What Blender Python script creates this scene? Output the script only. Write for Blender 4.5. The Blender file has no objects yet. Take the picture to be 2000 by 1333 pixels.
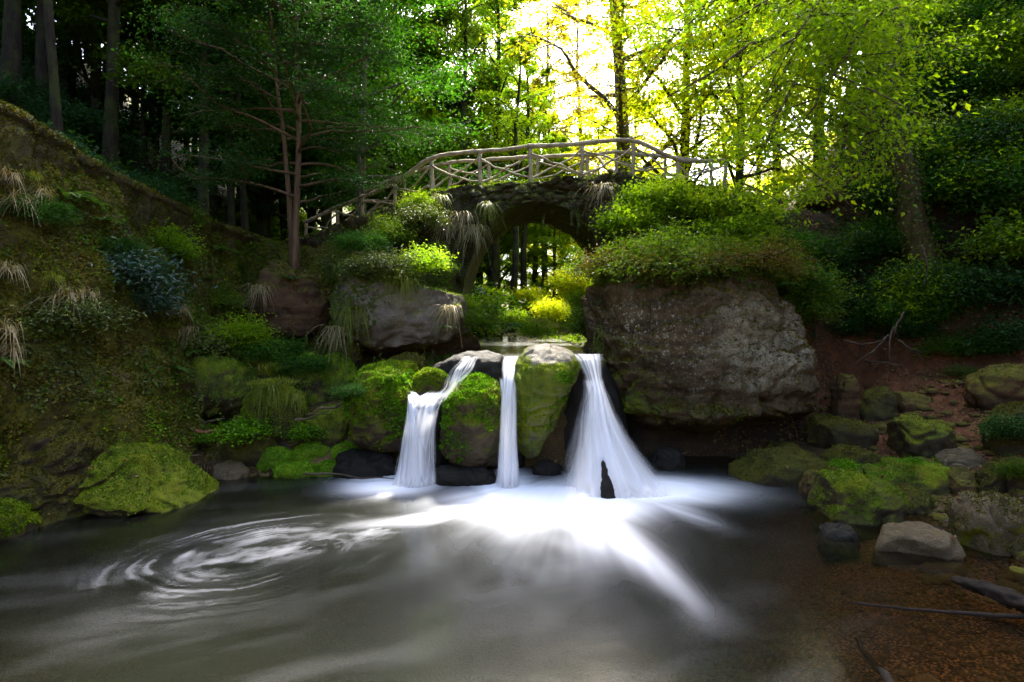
import bpy, math, random
import numpy as np
from mathutils import Vector, Matrix

scene = bpy.context.scene
COL = scene.collection
HCAM, FPX, HOR = 2.16, 1111.0, 640.0     # camera height, focal length and horizon row (2000 px wide photo)


def P(px, py, Y):
    """point of the place seen at photo pixel (px,py), at depth Y metres"""
    return np.array([(px - 1000.0) / FPX * Y, Y, HCAM + (HOR - py) / FPX * Y])


def W(px, py):
    Y = HCAM * FPX / (py - HOR)
    return np.array([(px - 1000.0) / FPX * Y, Y])


def ss(a, b, x):
    t = np.clip((np.asarray(x, float) - a) / (b - a), 0, 1)
    return t * t * (3 - 2 * t)


# ------------------------------------------------------------------ noise
_rng = np.random.RandomState(7)
_perm = np.tile(_rng.permutation(256), 3)
_g = _rng.normal(size=(256, 3))
_g /= np.linalg.norm(_g, axis=1)[:, None]


def noise3(p):
    p = np.asarray(p, float)
    i = np.floor(p).astype(int)
    f = p - i
    i &= 255
    u = f * f * f * (f * (f * 6 - 15) + 10)
    out = 0
    for dx in (0, 1):
        wx = u[:, 0] if dx else 1 - u[:, 0]
        for dy in (0, 1):
            wy = u[:, 1] if dy else 1 - u[:, 1]
            for dz in (0, 1):
                wz = u[:, 2] if dz else 1 - u[:, 2]
                h = _perm[_perm[_perm[(i[:, 0] + dx) & 255] + ((i[:, 1] + dy) & 255)] + ((i[:, 2] + dz) & 255)]
                g = _g[h]
                d = g[:, 0] * (f[:, 0] - dx) + g[:, 1] * (f[:, 1] - dy) + g[:, 2] * (f[:, 2] - dz)
                out = out + wx * wy * wz * d
    return out * 1.5


def fbm(p, o=4, lac=2.03, gain=0.5):
    p = np.asarray(p, float)
    a, s, out = 1.0, 1.0, 0
    for k in range(o):
        out = out + a * noise3(p * s + 17.3 * k)
        a *= gain
        s *= lac
    return out


def ridged(p, o=3):
    p = np.asarray(p, float)
    a, s, out = 1.0, 1.0, 0
    for k in range(o):
        out = out + a * (1 - 2 * np.abs(noise3(p * s + 5.1 * k)))
        a *= .5
        s *= 2.1
    return out


def worley(p, jitter=.9):
    """F1, F2 and cell random of jittered grid points"""
    p = np.asarray(p, float)
    i = np.floor(p).astype(int)
    f1 = np.full(len(p), 9.0)
    f2 = np.full(len(p), 9.0)
    cid = np.zeros(len(p))
    for dx in (-1, 0, 1):
        for dy in (-1, 0, 1):
            for dz in (-1, 0, 1):
                c = i + np.array([dx, dy, dz])
                h = _perm[_perm[_perm[c[:, 0] & 255] + (c[:, 1] & 255)] + (c[:, 2] & 255)]
                q = c + .5 + jitter * .5 * _g[h]
                d = np.linalg.norm(q - p, axis=1)
                m = d < f1
                f2 = np.where(m, f1, np.minimum(f2, d))
                cid = np.where(m, h / 255.0, cid)
                f1 = np.where(m, d, f1)
    return f1, f2, cid


# ------------------------------------------------------------------ mesh helpers
def mesh(name, V, quads=None, tris=None, mat=None, smooth=True, attrs=None):
    me = bpy.data.meshes.new(name)
    V = np.asarray(V, np.float32).reshape(-1, 3)
    me.vertices.add(len(V))
    me.vertices.foreach_set('co', V.ravel())
    fl, st, n = [], [], 0
    if quads is not None and len(quads):
        q = np.asarray(quads, np.int32).reshape(-1, 4)
        fl.append(q.ravel())
        st.append(n + 4 * np.arange(len(q)))
        n += q.size
    if tris is not None and len(tris):
        t = np.asarray(tris, np.int32).reshape(-1, 3)
        fl.append(t.ravel())
        st.append(n + 3 * np.arange(len(t)))
        n += t.size
    fl = np.concatenate(fl).astype(np.int32)
    st = np.concatenate(st).astype(np.int32)
    me.loops.add(len(fl))
    me.loops.foreach_set('vertex_index', fl)
    me.polygons.add(len(st))
    me.polygons.foreach_set('loop_start', st)
    me.polygons.foreach_set('use_smooth', np.full(len(st), smooth, bool))
    for k, v in (attrs or {}).items():
        v = np.asarray(v, np.float32)
        if v.ndim == 1:
            a = me.attributes.new(k, 'FLOAT', 'POINT')
            a.data.foreach_set('value', v)
        else:
            a = me.attributes.new(k, 'FLOAT_COLOR', 'POINT')
            if v.shape[1] == 3:
                v = np.concatenate([v, np.ones((len(v), 1), np.float32)], 1)
            a.data.foreach_set('color', v.ravel())
    me.update(calc_edges=True)
    if mat:
        me.materials.append(mat)
    return me


def obj(name, me, parent=None, loc=None, rotz=0, scale=None):
    o = bpy.data.objects.new(name, me)
    COL.objects.link(o)
    if parent is not None:
        o.parent = parent
    if loc is not None:
        o.location = [float(c) for c in loc]
    if rotz:
        o.rotation_euler[2] = rotz
    if scale is not None:
        o.scale = scale if hasattr(scale, '__len__') else (scale,) * 3
    return o


def tag(o, label=None, cat=None, group=None, kind=None):
    for k, v in (('label', label), ('category', cat), ('group', group), ('kind', kind)):
        if v:
            o[k] = v
    return o


def empty(name, loc, label, cat, group=None, rotz=0):
    o = bpy.data.objects.new(name, None)
    COL.objects.link(o)
    o.location = [float(c) for c in loc]
    o.rotation_euler[2] = rotz
    o.empty_display_size = .2
    return tag(o, label, cat, group)


def dup(root, kids, loc, rotz=0, scale=1.0, label=None, group=None, tilt=None):
    """a copy of a thing with copies of its parts (they share mesh data)"""
    r = root.copy()
    COL.objects.link(r)
    r.location = [float(c) for c in loc]
    r.rotation_euler = (tilt[0] if tilt else 0, tilt[1] if tilt else 0, rotz)
    r.scale = scale if hasattr(scale, '__len__') else (scale,) * 3
    if label:
        r['label'] = label
    if group:
        r['group'] = group
    for k in kids:
        c = k.copy()
        COL.objects.link(c)
        c.parent = r
    return r


class MB:
    """collects vertices and quads / tris"""
    def __init__(s):
        s.V, s.Q, s.T, s.n = [], [], [], 0

    def add(s, V, Q=None, T=None):
        V = np.asarray(V, float).reshape(-1, 3)
        if Q is not None and len(Q):
            s.Q.append(np.asarray(Q, int).reshape(-1, 4) + s.n)
        if T is not None and len(T):
            s.T.append(np.asarray(T, int).reshape(-1, 3) + s.n)
        s.V.append(V)
        s.n += len(V)

    def tube(s, pts, rad, k=8, knob=0.0, seed=0):
        s.add(*tube(pts, rad, k, knob, seed))

    def arrays(s):
        return (np.concatenate(s.V), np.concatenate(s.Q) if s.Q else None, np.concatenate(s.T) if s.T else None)

    def mesh(s, name, mat, smooth=True, attrs=None):
        V, Q, T = s.arrays()
        return mesh(name, V, Q, T, mat, smooth, attrs)


def spline(pts, n):
    """smooth resampling (Catmull-Rom) of a list of points of any dimension"""
    p = np.asarray(pts, float)
    if len(p) == 2:
        t = np.linspace(0, 1, n)[:, None]
        return p[0] * (1 - t) + p[1] * t
    q = np.vstack([2 * p[0] - p[1], p, 2 * p[-1] - p[-2]])
    u = np.linspace(0, len(p) - 1 - 1e-6, n)
    i = u.astype(int)
    t = (u - i)[:, None]
    a, b, c, d = q[i], q[i + 1], q[i + 2], q[i + 3]
    return .5 * (2 * b + (c - a) * t + (2 * a - 5 * b + 4 * c - d) * t * t + (3 * b - 3 * c + d - a) * t ** 3)


def tube(pts, rad, k=8, knob=0.0, seed=0):
    pts = np.asarray(pts, float)
    n = len(pts)
    rad = np.broadcast_to(np.asarray(rad, float), (n,))
    tan = np.gradient(pts, axis=0)
    tan /= np.linalg.norm(tan, axis=1)[:, None] + 1e-9
    ref = np.array([0, 0, 1.0]) if abs(tan[0][2]) < .8 else np.array([1.0, 0, 0])
    V = []
    a = np.linspace(0, 2 * math.pi, k, endpoint=False)
    u = np.cross(tan[0], ref)
    u /= np.linalg.norm(u)
    for i in range(n):
        u = u - tan[i] * np.dot(u, tan[i])
        u /= np.linalg.norm(u) + 1e-9
        v = np.cross(tan[i], u)
        V.append(pts[i] + rad[i] * (np.cos(a)[:, None] * u + np.sin(a)[:, None] * v))
    V = np.concatenate(V)
    if knob:
        c = np.repeat(pts, k, 0)
        r = V - c
        V = c + r * (1 + knob * fbm(V * (0.5 / max(rad.max(), .02)) + seed * 3.7, 3))[:, None]
    Q = []
    for i in range(n - 1):
        j = np.arange(k)
        Q.append(np.stack([i * k + j, i * k + (j + 1) % k, (i + 1) * k + (j + 1) % k, (i + 1) * k + j], 1))
    Q = np.concatenate(Q)
    # end caps as fans
    V = np.vstack([V, pts[0], pts[-1]])
    j = np.arange(k)
    T = np.concatenate([np.stack([np.full(k, n * k), (j + 1) % k, j], 1),
                        np.stack([np.full(k, n * k + 1), (n - 1) * k + j, (n - 1) * k + (j + 1) % k], 1)])
    return V, Q, T


def unit(v):
    return v / (np.linalg.norm(v, axis=-1, keepdims=True) + 1e-9)


def leafquads(C, D, N, L, Wd, fold=.25):
    """leaf blades: base C, direction D, normal N, length L, width Wd -> verts, quads"""
    n = len(C)
    D = unit(D)
    S = unit(np.cross(D, N))
    N = np.cross(S, D)
    L = np.broadcast_to(L, (n,))[:, None]
    Wd = np.broadcast_to(Wd, (n,))[:, None]
    V = np.empty((n, 4, 3))
    V[:, 0] = C
    V[:, 1] = C + D * L * .45 + S * Wd * .5 + N * Wd * fold
    V[:, 2] = C + D * L - N * L * .12
    V[:, 3] = C + D * L * .45 - S * Wd * .5 + N * Wd * fold
    Q = np.arange(n * 4).reshape(n, 4)
    return V.reshape(-1, 3), Q


def randdir(r, n, flat=1.0):
    v = r.normal(size=(n, 3))
    v[:, 2] *= flat
    return unit(v)


def sample_surface(V, Q, n, r):
    """random points and normals on a quad mesh, area weighted"""
    a, b, c, d = V[Q[:, 0]], V[Q[:, 1]], V[Q[:, 2]], V[Q[:, 3]]
    cr = np.cross(c - a, d - b)
    ar = np.linalg.norm(cr, axis=1)
    i = np.searchsorted(np.cumsum(ar) / ar.sum(), r.rand(n))
    i = np.clip(i, 0, len(Q) - 1)
    u, v = r.rand(n, 1), r.rand(n, 1)
    p = a[i] * (1 - u) * (1 - v) + b[i] * u * (1 - v) + c[i] * u * v + d[i] * (1 - u) * v
    return p, cr[i] / (ar[i][:, None] + 1e-12)
# ------------------------------------------------------------------ materials
class NT:
    def __init__(s, name):
        s.m = bpy.data.materials.new(name)
        s.m.use_nodes = True
        s.t = s.m.node_tree
        s.t.nodes.clear()
        s.out = s.n('ShaderNodeOutputMaterial')

    def n(s, typ, ins=None, **kw):
        nd = s.t.nodes.new(typ)
        for k, v in kw.items():
            setattr(nd, k, v)
        for k, v in (ins or {}).items():
            if isinstance(v, bpy.types.NodeSocket):
                s.t.links.new(v, nd.inputs[k])
            else:
                nd.inputs[k].default_value = v
        return nd

    def link(s, a, b):
        s.t.links.new(a, b)

    def pos(s):
        return s.n('ShaderNodeNewGeometry').outputs['Position']

    def noise(s, vec, scale, detail=4, rough=.6, dist=0.0):
        return s.n('ShaderNodeTexNoise', {'Vector': vec, 'Scale': scale, 'Detail': detail, 'Roughness': rough, 'Distortion': dist}).outputs['Fac']

    def ramp(s, fac, stops, interp='LINEAR'):
        r = s.n('ShaderNodeValToRGB', {'Fac': fac})
        r.color_ramp.interpolation = interp
        e = r.color_ramp.elements
        while len(e) < len(stops):
            e.new(.5)
        for el, (p, c) in zip(e, stops):
            el.position = p
            el.color = (c if len(c) == 4 else (*c, 1)) if hasattr(c, '__len__') else (c, c, c, 1)
        return r.outputs['Color']

    def mix(s, f, a, b, mode='MIX'):
        m = s.n('ShaderNodeMix', data_type='RGBA', blend_type=mode)
        for sock, v in ((m.inputs[0], f), (m.inputs[6], a), (m.inputs[7], b)):
            if isinstance(v, bpy.types.NodeSocket):
                s.link(v, sock)
            else:
                sock.default_value = v if not hasattr(v, '__len__') else (*v[:3], 1)
        return m.outputs[2]

    def math(s, op, a, b=0.0, clamp=False):
        m = s.n('ShaderNodeMath', operation=op, use_clamp=clamp)
        for i, v in enumerate((a, b)):
            if isinstance(v, bpy.types.NodeSocket):
                s.link(v, m.inputs[i])
            else:
                m.inputs[i].default_value = v
        return m.outputs[0]

    def attr(s, name, what='Fac'):
        return s.n('ShaderNodeAttribute', attribute_name=name).outputs[what]

    def bump(s, h, strength, dist=.02, normal=None):
        b = s.n('ShaderNodeBump', {'Height': h, 'Strength': strength, 'Distance': dist})
        if normal is not None:
            s.link(normal, b.inputs['Normal'])
        return b.outputs['Normal']

    def bsdf(s, col, rough, normal=None, spec=.3):
        b = s.n('ShaderNodeBsdfPrincipled', {'Base Color': col if isinstance(col, bpy.types.NodeSocket) else (*col, 1),
                                            'Roughness': rough, 'Specular IOR Level': spec})
        if normal is not None:
            s.link(normal, b.inputs['Normal'])
        return b.outputs[0]

    def done(s, shader):
        s.link(shader, s.out.inputs['Surface'])
        return s.m


def moss_rock(name, r1, r2, m1, m2, lo, hi, up=.55, lichen=0.0, strata=0.0, rough=.85, scale=1.0, moss_from_below=0.0):
    """rock of two tones, moss of two tones where normals look up and noise allows it"""
    t = NT(name)
    p = t.pos()
    n1 = t.noise(p, 1.3 * scale, 6, .65)
    n2 = t.noise(p, 9 * scale, 5, .7)
    n3 = t.noise(p, 55, 4, .7)
    sz = t.n('ShaderNodeSeparateXYZ', {0: t.n('ShaderNodeNewGeometry').outputs['Normal']}).outputs[2]
    pz = t.n('ShaderNodeSeparateXYZ', {0: p}).outputs[2]
    rock = t.ramp(t.math('ADD', t.math('MULTIPLY', n1, .6), t.math('MULTIPLY', n2, .4)), [(.33, r1), (.66, r2)])
    rock = t.mix(t.ramp(n3, [(.35, .55), (.62, 0.0)]), rock, tuple(c * .45 for c in r1))
    if strata:
        w = t.n('ShaderNodeTexNoise', {'Vector': t.n('ShaderNodeMapping', {'Vector': p, 'Scale': (.6, .6, 9)}).outputs[0], 'Scale': 1.2, 'Detail': 5}).outputs['Fac']
        rock = t.mix(t.ramp(w, [(.4, strata), (.55, 0.0)]), rock, tuple(c * .4 for c in r1))
    if lichen:
        vo = t.n('ShaderNodeTexVoronoi', {'Vector': t.mix(.06, p, t.n('ShaderNodeTexNoise', {'Vector': p, 'Scale': 20}).outputs['Color'], 'ADD'), 'Scale': 16}).outputs['Distance']
        big = t.noise(p, 1.1, 5, .7)
        fine = t.noise(p, 34, 5, .8)
        msk = t.math('MULTIPLY', t.ramp(vo, [(.3, 1.0), (.45, .1)]), t.ramp(fine, [(.47, 0.0), (.56, 1.0)]))
        msk = t.math('MULTIPLY', t.math('MULTIPLY', msk, t.attr('lichened')), t.ramp(big, [(.36, 0.0), (.5, lichen)]))
        rock = t.mix(msk, rock, (.40, .37, .29))
        ln = t.attr('pale')
        grain = t.ramp(t.math('ADD', t.math('MULTIPLY', fine, .6), t.math('MULTIPLY', n2, .4)), [(.42, .0), (.57, 1.0)])
        rock = t.mix(t.math('MULTIPLY', ln, grain), rock, (.34, .31, .23))
    mo = t.ramp(t.math('ADD', t.math('MULTIPLY', n2, .5), t.math('MULTIPLY', n3, .5)), [(.36, m1), (.64, m2)])
    mo = t.mix(t.ramp(t.noise(p, 2.6, 3), [(.45, 0.0), (.65, .6)]), mo, tuple(.5 * (a + b) * .8 for a, b in zip(m2, (m2[0] * 1.7, m2[1] * 1.15, m2[2] * .6))))
    k = t.math('ADD', t.math('MULTIPLY', sz, up), t.math('MULTIPLY', t.math('ADD', n1, t.math('MULTIPLY', n2, .6)), .62))
    k = t.math('ADD', k, t.attr('mossy'))
    fac = t.n('ShaderNodeMapRange', {'Value': k, 'From Min': lo, 'From Max': hi}).outputs[0]
    fac = t.math('MULTIPLY', fac, t.ramp(n3, [(.3, .55), (.5, 1.0)]))
    col = t.mix(fac, rock, mo)
    h = t.math('ADD', t.math('MULTIPLY', n2, .7), t.math('MULTIPLY', n3, .5))
    nb = t.bump(h, .9, .035)
    rgh = t.math('ADD', rough - .25, t.math('MULTIPLY', fac, .3))
    return t.done(t.bsdf(col, rgh, nb, .15))


def leafmat(name, stops, trans=.5, tcol=1.6, rough=.5, spec=.15, nsc=.9):
    """leaf: diffuse and gloss on the front, light passing through from behind; tone varies from leaf to leaf"""
    t = NT(name)
    g = t.n('ShaderNodeNewGeometry')
    oi = t.n('ShaderNodeObjectInfo')
    r = t.math('ADD', t.math('MULTIPLY', g.outputs['Random Per Island'], .45),
               t.math('ADD', t.math('MULTIPLY', oi.outputs['Random'], .15), t.math('MULTIPLY', t.ramp(t.noise(t.pos(), nsc, 3), [(.3, 0.0), (.7, 1.0)]), .4)))
    k = len(stops)
    col = t.ramp(r, [((i + .5) / k, c) for i, c in enumerate(stops)])
    tc = t.mix(1.0, col, (1.15 * tcol, 1.15 * tcol, .35 * tcol), 'MULTIPLY')
    b = t.bsdf(col, rough, None, spec)
    tr = t.n('ShaderNodeBsdfTranslucent', {'Color': tc}).outputs[0]
    return t.done(t.n('ShaderNodeMixShader', {0: trans, 1: b, 2: tr}).outputs[0])


def barkmat(name, c1, c2, moss=0.0):
    t = NT(name)
    p = t.pos()
    st = t.n('ShaderNodeMapping', {'Vector': p, 'Scale': (1, 1, .16)}).outputs[0]
    n = t.noise(st, 14, 5, .7)
    col = t.ramp(n, [(.3, c1), (.68, c2)])
    if moss:
        col = t.mix(t.math('MULTIPLY', t.ramp(t.noise(p, 2.5, 4), [(.42, 0.0), (.6, 1.0)]), moss), col, (.05, .07, .012))
    return t.done(t.bsdf(col, .9, t.bump(n, 1.0, .03), .2))


def woodmat(name, c1, c2):
    t = NT(name)
    tc = t.pos()
    st = t.n('ShaderNodeMapping', {'Vector': tc, 'Scale': (1, 1, 1)}).outputs[0]
    n = t.noise(st, 6, 5, .7)
    n2 = t.noise(tc, 60, 4, .7)
    col = t.mix(t.ramp(n2, [(.35, .5), (.6, 0.0)]), t.ramp(n, [(.35, c1), (.65, c2)]), tuple(c * .4 for c in c1))
    return t.done(t.bsdf(col, .8, t.bump(n2, .6, .01), .25))


def groundmat():
    t = NT('ground soil')
    p = t.pos()
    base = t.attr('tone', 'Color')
    n = t.noise(p, 3.5, 6, .7)
    n2 = t.noise(p, 32, 5, .75)
    col = t.mix(1.0, base, t.ramp(n, [(.3, .45), (.7, 1.5)]), 'MULTIPLY')
    col = t.mix(1.0, col, t.ramp(n2, [(.3, .5), (.7, 1.5)]), 'MULTIPLY')
    # pebbles on the stream bed and the shores
    v = t.n('ShaderNodeTexVoronoi', {'Vector': t.mix(.02, p, t.n('ShaderNodeTexNoise', {'Vector': p, 'Scale': 9}).outputs['Color'], 'ADD'), 'Scale': 46, 'Randomness': 1})
    peb = t.mix(1.0, base, t.ramp(v.outputs['Color'], [(.1, .45), (.5, .95), (.9, 1.8)]), 'MULTIPLY')
    peb = t.mix(t.ramp(v.outputs['Distance'], [(.35, 0.0), (.62, 1.0)]), peb, (.02, .013, .008))
    pm = t.attr('pebble')
    col = t.mix(pm, col, peb)
    # moss film on the steep banks
    mo = t.ramp(t.noise(p, 16, 5, .7), [(.35, (.020, .022, .003)), (.62, (.105, .10, .010))])
    col = t.mix(t.math('MULTIPLY', t.attr('moss'), t.ramp(t.noise(p, 2.2, 5, .65), [(.36, 0.0), (.52, 1.0)])), col, mo)
    hh = t.math('ADD', t.math('MULTIPLY', n2, .6), t.math('MULTIPLY', t.math('SUBTRACT', 1.0, v.outputs['Distance']), t.math('MULTIPLY', pm, .9)))
    rg = t.math('SUBTRACT', .9, t.math('MULTIPLY', pm, .45))
    return t.done(t.bsdf(col, rg, t.bump(hh, 1.0, .04), .2))


def poolmat():
    """clear brown water over the bed, murky where deep, white where the falls beat air into it"""
    t = NT('pool water')
    foam = t.attr('foam')
    murk = t.attr('murk')
    p = t.pos()
    nb = t.bump(t.noise(p, 2.2, 2, .5), .10, .05)
    fr = t.n('ShaderNodeFresnel', {'IOR': 1.33, 'Normal': nb}).outputs[0]
    clear = t.n('ShaderNodeBsdfTransparent', {'Color': (.78, .60, .40, 1)}).outputs[0]
    deep = t.n('ShaderNodeBsdfDiffuse', {'Color': (.0055, .0065, .004, 1)}).outputs[0]
    body = t.n('ShaderNodeMixShader', {0: murk, 1: clear, 2: deep}).outputs[0]
    gl = t.n('ShaderNodeBsdfGlossy', {'Color': (1, 1, 1, 1), 'Roughness': .17, 'Normal': nb}).outputs[0]
    surf = t.n('ShaderNodeMixShader', {0: fr, 1: body, 2: gl}).outputs[0]
    white = t.n('ShaderNodeBsdfDiffuse', {'Color': (.80, .83, .92, 1)}).outputs[0]
    return t.done(t.n('ShaderNodeMixShader', {0: foam, 1: surf, 2: white}).outputs[0])


def fallmat():
    t = NT('falling water')
    a = t.attr('veil')
    d = t.n('ShaderNodeBsdfDiffuse', {'Color': (.84, .86, .93, 1)}).outputs[0]
    tr = t.n('ShaderNodeBsdfTranslucent', {'Color': (.84, .86, .93, 1)}).outputs[0]
    w = t.n('ShaderNodeMixShader', {0: .35, 1: d, 2: tr}).outputs[0]
    gl = t.n('ShaderNodeBsdfGlossy', {'Color': (.8, .82, .9, 1), 'Roughness': .25}).outputs[0]
    w = t.n('ShaderNodeMixShader', {0: .06, 1: w, 2: gl}).outputs[0]
    c = t.n('ShaderNodeBsdfTransparent').outputs[0]
    return t.done(t.n('ShaderNodeMixShader', {0: a, 1: c, 2: w}).outputs[0])


M = {}
M['ground'] = groundmat()
M['pool'] = poolmat()
M['fall'] = fallmat()
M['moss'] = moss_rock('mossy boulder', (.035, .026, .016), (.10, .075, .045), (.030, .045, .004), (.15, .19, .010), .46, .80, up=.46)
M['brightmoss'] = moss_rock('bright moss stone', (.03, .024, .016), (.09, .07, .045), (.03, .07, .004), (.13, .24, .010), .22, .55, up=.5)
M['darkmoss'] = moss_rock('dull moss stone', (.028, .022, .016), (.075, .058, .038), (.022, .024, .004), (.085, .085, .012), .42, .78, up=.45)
M['baretop'] = moss_rock('worn topped boulder', (.06, .044, .024), (.17, .13, .08), (.035, .05, .005), (.16, .19, .012), .55, .72, up=-.55)
M['great'] = moss_rock('great sandstone', (.042, .027, .013), (.140, .092, .047), (.03, .045, .005), (.09, .14, .010), .80, 1.05, up=.15, lichen=.85, strata=.5)
M['grey'] = moss_rock('grey sandstone', (.055, .040, .028), (.30, .25, .20), (.05, .06, .008), (.15, .17, .012), .70, .92, up=.5, strata=.25, lichen=.3)
M['brown'] = moss_rock('brown sandstone', (.045, .026, .014), (.16, .085, .045), (.03, .032, .005), (.11, .12, .012), .55, .9, up=.4, strata=.5)
M['wet'] = moss_rock('wet dark rock', (.006, .0055, .005), (.032, .029, .025), (.02, .03, .005), (.06, .08, .01), 1.1, 1.4, rough=.8)
M['pale'] = moss_rock('pale slab', (.065, .05, .028), (.17, .13, .08), (.04, .05, .008), (.10, .11, .015), .75, 1.1, up=.2, rough=.7)
M['masonry'] = moss_rock('rubble masonry', (.022, .017, .012), (.095, .070, .046), (.02, .025, .004), (.09, .10, .010), .62, .95, up=.5)
M['coping'] = moss_rock('mossy coping', (.035, .028, .02), (.12, .095, .065), (.025, .026, .004), (.09, .088, .010), .30, .75, up=.35)
M['bark'] = barkmat('dark bark', (.008, .006, .005), (.036, .026, .018), .5)
M['barkwarm'] = barkmat('warm bark', (.05, .030, .018), (.16, .10, .06))
M['barkgrey'] = barkmat('grey bark', (.04, .036, .032), (.15, .13, .11), .4)
M['rail'] = woodmat('weathered pole wood', (.20, .15, .095), (.46, .38, .27))
M['stick'] = woodmat('dead wood', (.05, .035, .025), (.16, .12, .085))
M['wetwood'] = woodmat('wet driftwood', (.006, .004, .003), (.022, .014, .010))
M['redwood'] = woodmat('reddish plank', (.14, .045, .03), (.26, .10, .065))
L = {}
L['dark'] = leafmat('dark green leaves', [(.010, .028, .006), (.018, .055, .012), (.022, .075, .022), (.035, .09, .012)], .35, 1.3)
L['emerald'] = leafmat('emerald leaves', [(.012, .042, .005), (.02, .075, .007), (.03, .105, .009), (.055, .135, .008)], .4, 1.5)
L['mid'] = leafmat('mid green leaves', [(.03, .065, .006), (.05, .10, .007), (.075, .14, .008), (.12, .16, .008)], .45, 1.7)
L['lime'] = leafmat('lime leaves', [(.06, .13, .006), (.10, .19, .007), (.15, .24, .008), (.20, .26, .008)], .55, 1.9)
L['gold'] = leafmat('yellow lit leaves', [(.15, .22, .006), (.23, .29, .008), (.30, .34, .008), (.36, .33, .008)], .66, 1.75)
L['rust'] = leafmat('rusty yellow leaves', [(.12, .10, .008), (.20, .165, .010), (.26, .22, .010), (.16, .18, .010)], .5, 1.8)
L['blue'] = leafmat('bluish leaves', [(.010, .035, .022), (.02, .06, .04), (.035, .09, .06), (.03, .08, .03)], .3, 1.1, .35, .6)
L['ivy'] = leafmat('ivy leaves', [(.025, .045, .008), (.05, .08, .012), (.085, .12, .016), (.14, .165, .02)], .25, 1.3, .4, .3)
L['brown'] = leafmat('brown bank growth', [(.06, .052, .010), (.10, .08, .014), (.14, .105, .016), (.09, .10, .014)], .25, 1.3)
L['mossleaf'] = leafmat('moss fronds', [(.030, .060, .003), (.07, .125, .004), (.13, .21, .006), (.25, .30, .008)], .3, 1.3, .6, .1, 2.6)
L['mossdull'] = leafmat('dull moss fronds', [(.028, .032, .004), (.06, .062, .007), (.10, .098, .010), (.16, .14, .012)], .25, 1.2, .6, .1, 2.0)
L['brightleaf'] = leafmat('bright moss fronds', [(.03, .085, .003), (.06, .16, .004), (.11, .27, .006), (.18, .36, .008)], .3, 1.3, .6, .1, 2.6)
L['straw'] = leafmat('straw grass', [(.12, .09, .045), (.20, .16, .08), (.28, .24, .14), (.15, .16, .05)], .3, 1.1)
L['grass'] = leafmat('green grass', [(.05, .08, .010), (.10, .14, .015), (.17, .19, .02), (.22, .22, .04)], .35, 1.3)
L['fern'] = leafmat('fern fronds', [(.02, .06, .010), (.035, .095, .014), (.06, .13, .02), (.09, .15, .02)], .4, 1.4)
L['litter'] = leafmat('fallen leaves', [(.07, .035, .015), (.13, .065, .025), (.20, .12, .05), (.17, .15, .10)], .1, 1.0)
# ------------------------------------------------------------------ terrain
def foot_left(y):
    return -4.75 - .95 * ss(7.6, 5.6, y) - .25 * ss(10, 12, y)


def terr(x, y):
    x = np.asarray(x, float)
    y = np.asarray(y, float)
    # pool bed: deep in front of the falls, a gravel bar at the right
    g = ss(.2, 3.6, x + (4.4 - y) * .55)
    bed = -.75 + .66 * g + .10 * ss(2.6, 3.8, x) * ss(4.4, 3.2, y)
    bed = bed + .9 * ss(1.6, -.5, y)
    yst = 8.75 + 3.4 * ss(1.45, 1.85, x)
    up = ss(0, .3, y - yst)
    val = 1.5 + .035 * (np.clip(y, 9, 60) - 9)
    h = bed * (1 - up) + val * up
    ramp = np.clip((y - 8.3) / 3.2, -.3, 1) * 1.75 - .02
    wl = ss(-2.05, -2.7, x)
    h = h * (1 - wl) + np.where(y < 8.05 - .8, np.minimum(bed, ramp), ramp) * wl
    # left bank, path on top, wooded hill beyond
    xf = foot_left(y)
    zt = np.interp(y, [-40, 2, 7, 9, 11.5, 14.5, 20, 60], [5.6, 4.9, 4.65, 4.38, 4.14, 4.02, 4.0, 4.5])
    xt = np.interp(y, [-40, 5, 14.5, 18, 60], [-6.6, -6.3, -6.05, -7.5, -9.0])
    t = np.clip((xf - x) / (xf - xt), 0, 1)
    bank = zt * (t ** .8) - .25 * (t > 0) * 0
    hill = np.where(x < xt - 1.3, (xt - 1.3 - x) * .85, 0)
    hill = np.where(hill > 17, 17 + (hill - 17) * .25, hill)
    lb = np.where(x < xf, bank + hill - .45 * ss(0, .25, xt - x), -9)
    h = np.maximum(h, lb)
    # left abutment of the bridge
    E = 3.95 * ss(11.35, 12.5, y - .25 * np.sin(x * 1.7)) * ss(-.9, -1.5, x) * ss(16.5, 15.2, y) * ss(-9, -7, x)
    h = np.maximum(h, np.where(E > .02, E, -9))
    # mound right of the stream, behind the great rock, up to the bridge
    y0 = 9.5 + 1.5 * ss(4.7, 6.6, x)
    D = (2.6 * ss(y0, y0 + .8, y) + 2.25 * ss(y0 + .7, 12.8, y)) * ss(1.75, 2.5, x - .25 * ss(11, 13, y)) * np.where(y > 15.5, 1 - .6 * ss(15.5, 22, y), 1)
    h = np.maximum(h, np.where(D > .02, D, -9))
    # right hill
    u = x + np.where(y > 13, 4 - .28 * (np.clip(y, 13, 45) - 13), .8 * np.clip(y - 8, 0, 5))
    u = u + .5 * ss(4.2, 2.2, y) * 0
    C = np.interp(u, [-90, 3.4, 4.3, 5.0, 6.2, 8.0, 9.4, 10.0, 10.6, 11.3, 14, 25, 60, 300], [-30, -.35, -.10, .03, .34, .92, 1.40, 2.6, 3.7, 5.2, 9.4, 21, 30, 44])
    h = np.maximum(h, C)
    # unseen hill added behind the camera to cut skylight; far country rises a little
    h = np.maximum(h, np.clip((-3.0 - y) * .55, -9, 9))
    d = np.hypot(x, y)
    h = h + 10 * ss(50, 180, d) + 14 * ss(150, 420, d)
    return h


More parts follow.
